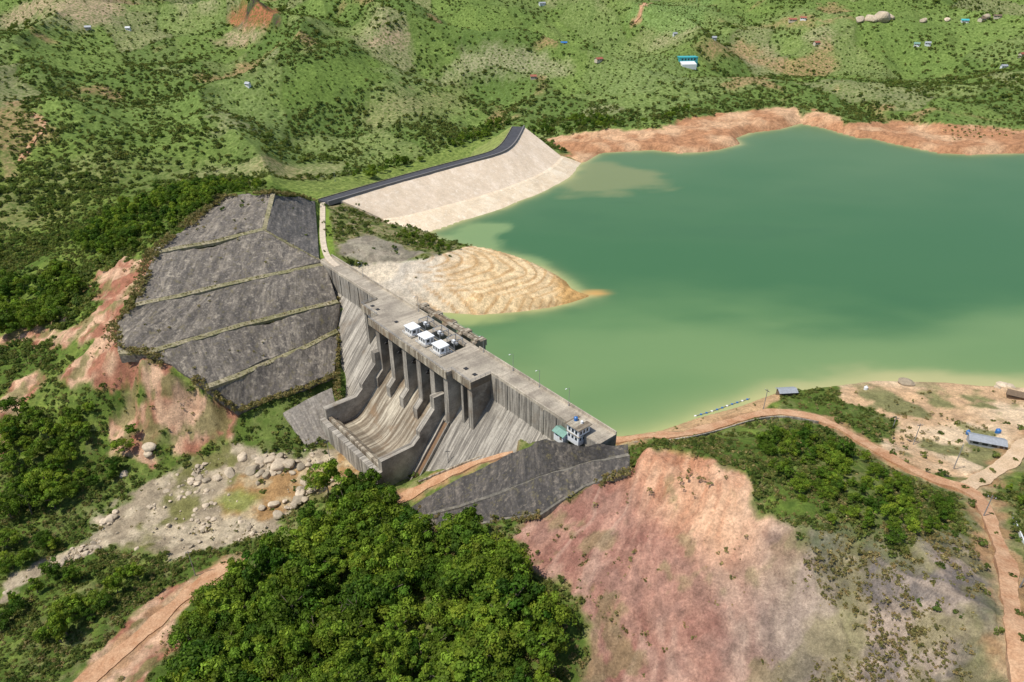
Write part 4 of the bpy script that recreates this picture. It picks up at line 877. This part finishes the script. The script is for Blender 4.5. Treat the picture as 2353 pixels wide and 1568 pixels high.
X,Y,mm,bare,ok=nearscat(70000,12)
inT=(sdpoly(X,Y,terP)>0); inD=sdpoly(X,Y,dsP)>0; nn_=fbm(X,Y,10,3,305)
pr=np.where(bare<.5,.55,.05); pr=np.where(mm['pink']>.5,.3*(nn_>.3)+.015+.35*(nn_>0)*ss(58,85,X),pr); pr=np.where(mm['grey2']>.5,.3+.6*(nn_>-.1),pr); pr=np.where(mm['ero2']+mm['ero1']+mm['ero4']>.5,.35*(nn_>-.1),pr); pr=np.where(mm['river']>.5,.2*(nn_>.1),pr); pr=np.where(mm['sand']>.5,.3*(nn_>.25)*(Y<222),pr); pr=np.where(mm['pen']>.5,.003,pr)
pr=np.where(inT,.08*(nn_>.0),pr); pr=np.where(inD,.5*(afbm(X*.76-Y*.65,(X*.65+Y*.76)*.25,4,2,306)>0.1)+.06,pr)
ok&=(R.uniform(0,1,len(X))<pr)&(sdpoly(X,Y,embP)<-1)&(distline(X,Y,cl[::4])>7)&offroad(X,Y)
X2,Y2=X[ok],Y[ok]; Z2=H(X2,Y2)
VV=np.vstack([V for V,dr,rc in CLAMP if dr in(.9,1.)]); kd=KDTree(len(VV))
for i,v in enumerate(VV): kd.insert((v[0],v[1],0),i)
kd.balance(); iD=(inD|inT)[ok]
for j in np.nonzero(iD)[0]: Z2[j]=VV[kd.find((X2[j],Y2[j],0))[1],2]
bt=[]
for i in(1,2,3,4):
    P=resample(tw[i][1:] if i>=3 else tw[i],300)+dirv*.9; P=P[R.uniform(0,1,300)<.6]; bt.append(P+R.uniform(-1.1,1.1,P.shape)*np.array([1,1,0])+[0,0,.1])
bt=np.vstack(bt); bot=resample(tw[5],160); bot=np.vstack([bot+dirv*k for k in(0,1.5,-1.5)]); bot=bot+R.uniform(-1,1,bot.shape)*np.array([1,1,.1])
eg=resample(np.vstack([tw[4][:2][::-1],tw[3][:2][::-1],tw[2][:1],tw[1][:1],tw[0]]),360); en=normals2(eg)
eg=np.vstack([np.c_[eg[:,:2]+en*k,eg[:,2]+(.1 if k<0 else 0)] for k in(-1.6,-.5,1.,2.2)]); eg=eg+R.uniform(-1.5,1.5,eg.shape)*np.array([1,1,.1]); eg=eg[fbm(eg[:,0],eg[:,1],9,2,310)>-.15]
de=Lc[:, :]; de=resample(de,170); de=np.vstack([de+np.array([.5,-.9,0])*k for k in(-.6,.6,1.6)])+R.uniform(-.8,.8,(510,3))*np.array([1,1,.1]); de=de[fbm(de[:,0],de[:,1],7,2,311)>-.1]
lf=np.vstack([resample(U([(772,690,3),(775,760,-6),(772,830,-12),(775,900,-18),(785,960,-25)]),90)+R.uniform(-1.3,1.3,(90,3))*np.array([1,1,.2]) for _ in range(2)])
allp=np.vstack([np.c_[X2,Y2,Z2-.1],bt,bot,eg,de,lf]); szz=np.r_[.18+.75*R.uniform(0,1,len(X2))**2,R.uniform(.12,.4,len(bt)),R.uniform(.4,1.2,len(bot)),R.uniform(.3,1.3,len(eg)),R.uniform(.25,.9,len(de)),R.uniform(.5,1.2,len(lf))]
stuff("dry_grass",allp,szz,c_tuf,4,"dry brown and green grass tufts on slopes","grass")
# ---------------------------------------------------------------- boulders
m_rock,nt,bs=newmat("river_boulder"); tc=nd(nt,'ShaderNodeTexCoord').outputs['Object']; oi=nd(nt,'ShaderNodeObjectInfo')
f=noise(nt,tc,1.6,7,.7); b_=mix(nt,oi.outputs['Random'],(.34,.28,.2),(.64,.52,.38)); b_=mix(nt,1.,b_,ramp(nt,f,[(.3,.6),(.7,1.2)]),'MULTIPLY'); nt.links.new(b_,bs.inputs['Base Color']); bs.inputs['Roughness'].default_value=.9; bump(nt,bs,f,.1)
def boulder(rs):
    b=bmesh.new(); bmesh.ops.create_icosphere(b,subdivisions=3,radius=1)
    pl=[(Vector(rs.normal(size=3)).normalized(),rs.uniform(.55,.85)) for _ in range(9)]
    for v in b.verts:
        for nrm,dd in pl:
            t=v.co.dot(nrm)
            if t>dd: v.co-=nrm*(t-dd)*.92
        v.co.z*=.75; v.co.x*=1.15
    me=bpy.data.meshes.new("boulder"); b.to_mesh(me); b.free(); me.materials.append(m_rock); return me
bm=[boulder(rs) for _ in range(7)]; c_b=inst_col("stone_source",bm)
rp=scat(RG['river'][0],1.05,7); poolm=masks(rp[:,0],rp[:,1]); cl_=fbm(rp[:,0],rp[:,1],12,3,401)
pm=((poolm['pool']+poolm['moss'])<.4)&(poolm['river']>.6); rp_ok=(pm&(R.uniform(0,1,len(rp))<ss(-.3,.25,cl_+.1)))|(R.uniform(0,1,len(rp))<.07); rp=rp[rp_ok]; cl_=cl_[rp_ok]
sz=.22+1.25*R.uniform(0,1,len(rp))**4; sz*=(1+.5*cl_); sz=np.maximum(sz,.16)
o=np.argsort(-sz); rz_=H(rp[:,0],rp[:,1])
big=[(530,1090,2.8),(582,1082,3.0),(556,1055,2.2),(640,1073,3.2),(660,1070,2.6),(602,1060,2),(690,1075,2),(345,1030,2.4),(340,1045,1.8),(285,1092,1.8),(700,1110,2.2),(720,1120,1.8),(630,1160,1.8),(640,1185,2),(500,1100,1.8),(475,1105,1.5),(440,1110,1.4),(760,1060,1.5),(2078,882,2.4),(2092,884,1.6),(2305,888,2.2),(2320,890,1.6),(2290,892,1.2),(880,1085,1.2),(2120,50,5),(1975,50,7),(2000,47,8),(2025,45,11),(2045,43,6),(2265,40,5),(2175,47,4)]
BQ=G([(a,b_) for a,b_,_ in big])
def putb(x_,y_,z_,s,far=False):
    ob=bpy.data.objects.new("boulder",bm[R.randint(0,7)]); ob.location=(x_,y_,z_); ob.scale=(s*R.uniform(.85,1.2),s*R.uniform(.85,1.2),s*R.uniform(.75,1.1)); ob.rotation_euler=(R.uniform(-.3,.3),R.uniform(-.3,.3),R.uniform(0,6.28)); link(ob)
    top(ob,"large weathered grey boulder on open ground" if far else "pale angular boulder in the dry rocky riverbed","boulder",None if far else "boulders in the riverbed")
for q,(a,b_,s) in zip(BQ,big): putb(q[0],q[1],q[2]+s*.2,s,b_<900)
for i in o[:250]: putb(rp[i,0],rp[i,1],rz_[i]+sz[i]*.2,sz[i])
i=o[250:]; stuff("river_stones",np.c_[rp[i],rz_[i]+.05],sz[i],c_b,7,"small pale stones filling the riverbed","stones")
# ---------------------------------------------------------------- world & sun
el=math.radians(62); SD=Vector((-.91*math.cos(el),-.41*math.cos(el),math.sin(el))).normalized()
w=bpy.data.worlds.new("World"); scene.world=w; w.use_nodes=True; nt=w.node_tree; bg=nt.nodes['Background']
sk=nd(nt,'ShaderNodeTexSky',sky_type='NISHITA'); sk.sun_disc=False; sk.sun_elevation=math.asin(SD.z); sk.sun_rotation=math.atan2(SD.x,SD.y); sk.altitude=300
nt.links.new(sk.outputs[0],bg.inputs[0]); bg.inputs[1].default_value=.13
l=bpy.data.lights.new("sun",'SUN'); l.energy=4.6; l.angle=math.radians(.5); l.color=(1,.95,.85); lo=link(bpy.data.objects.new("sun",l)); lo.rotation_euler=SD.to_track_quat('Z','Y').to_euler()
scene.view_settings.view_transform='Standard'; scene.view_settings.look='None'; scene.view_settings.exposure=0
print("trees",len(T),"shrubs",len(X1),"tufts",len(allp),"rocks",len(rp),"ctrl",n)
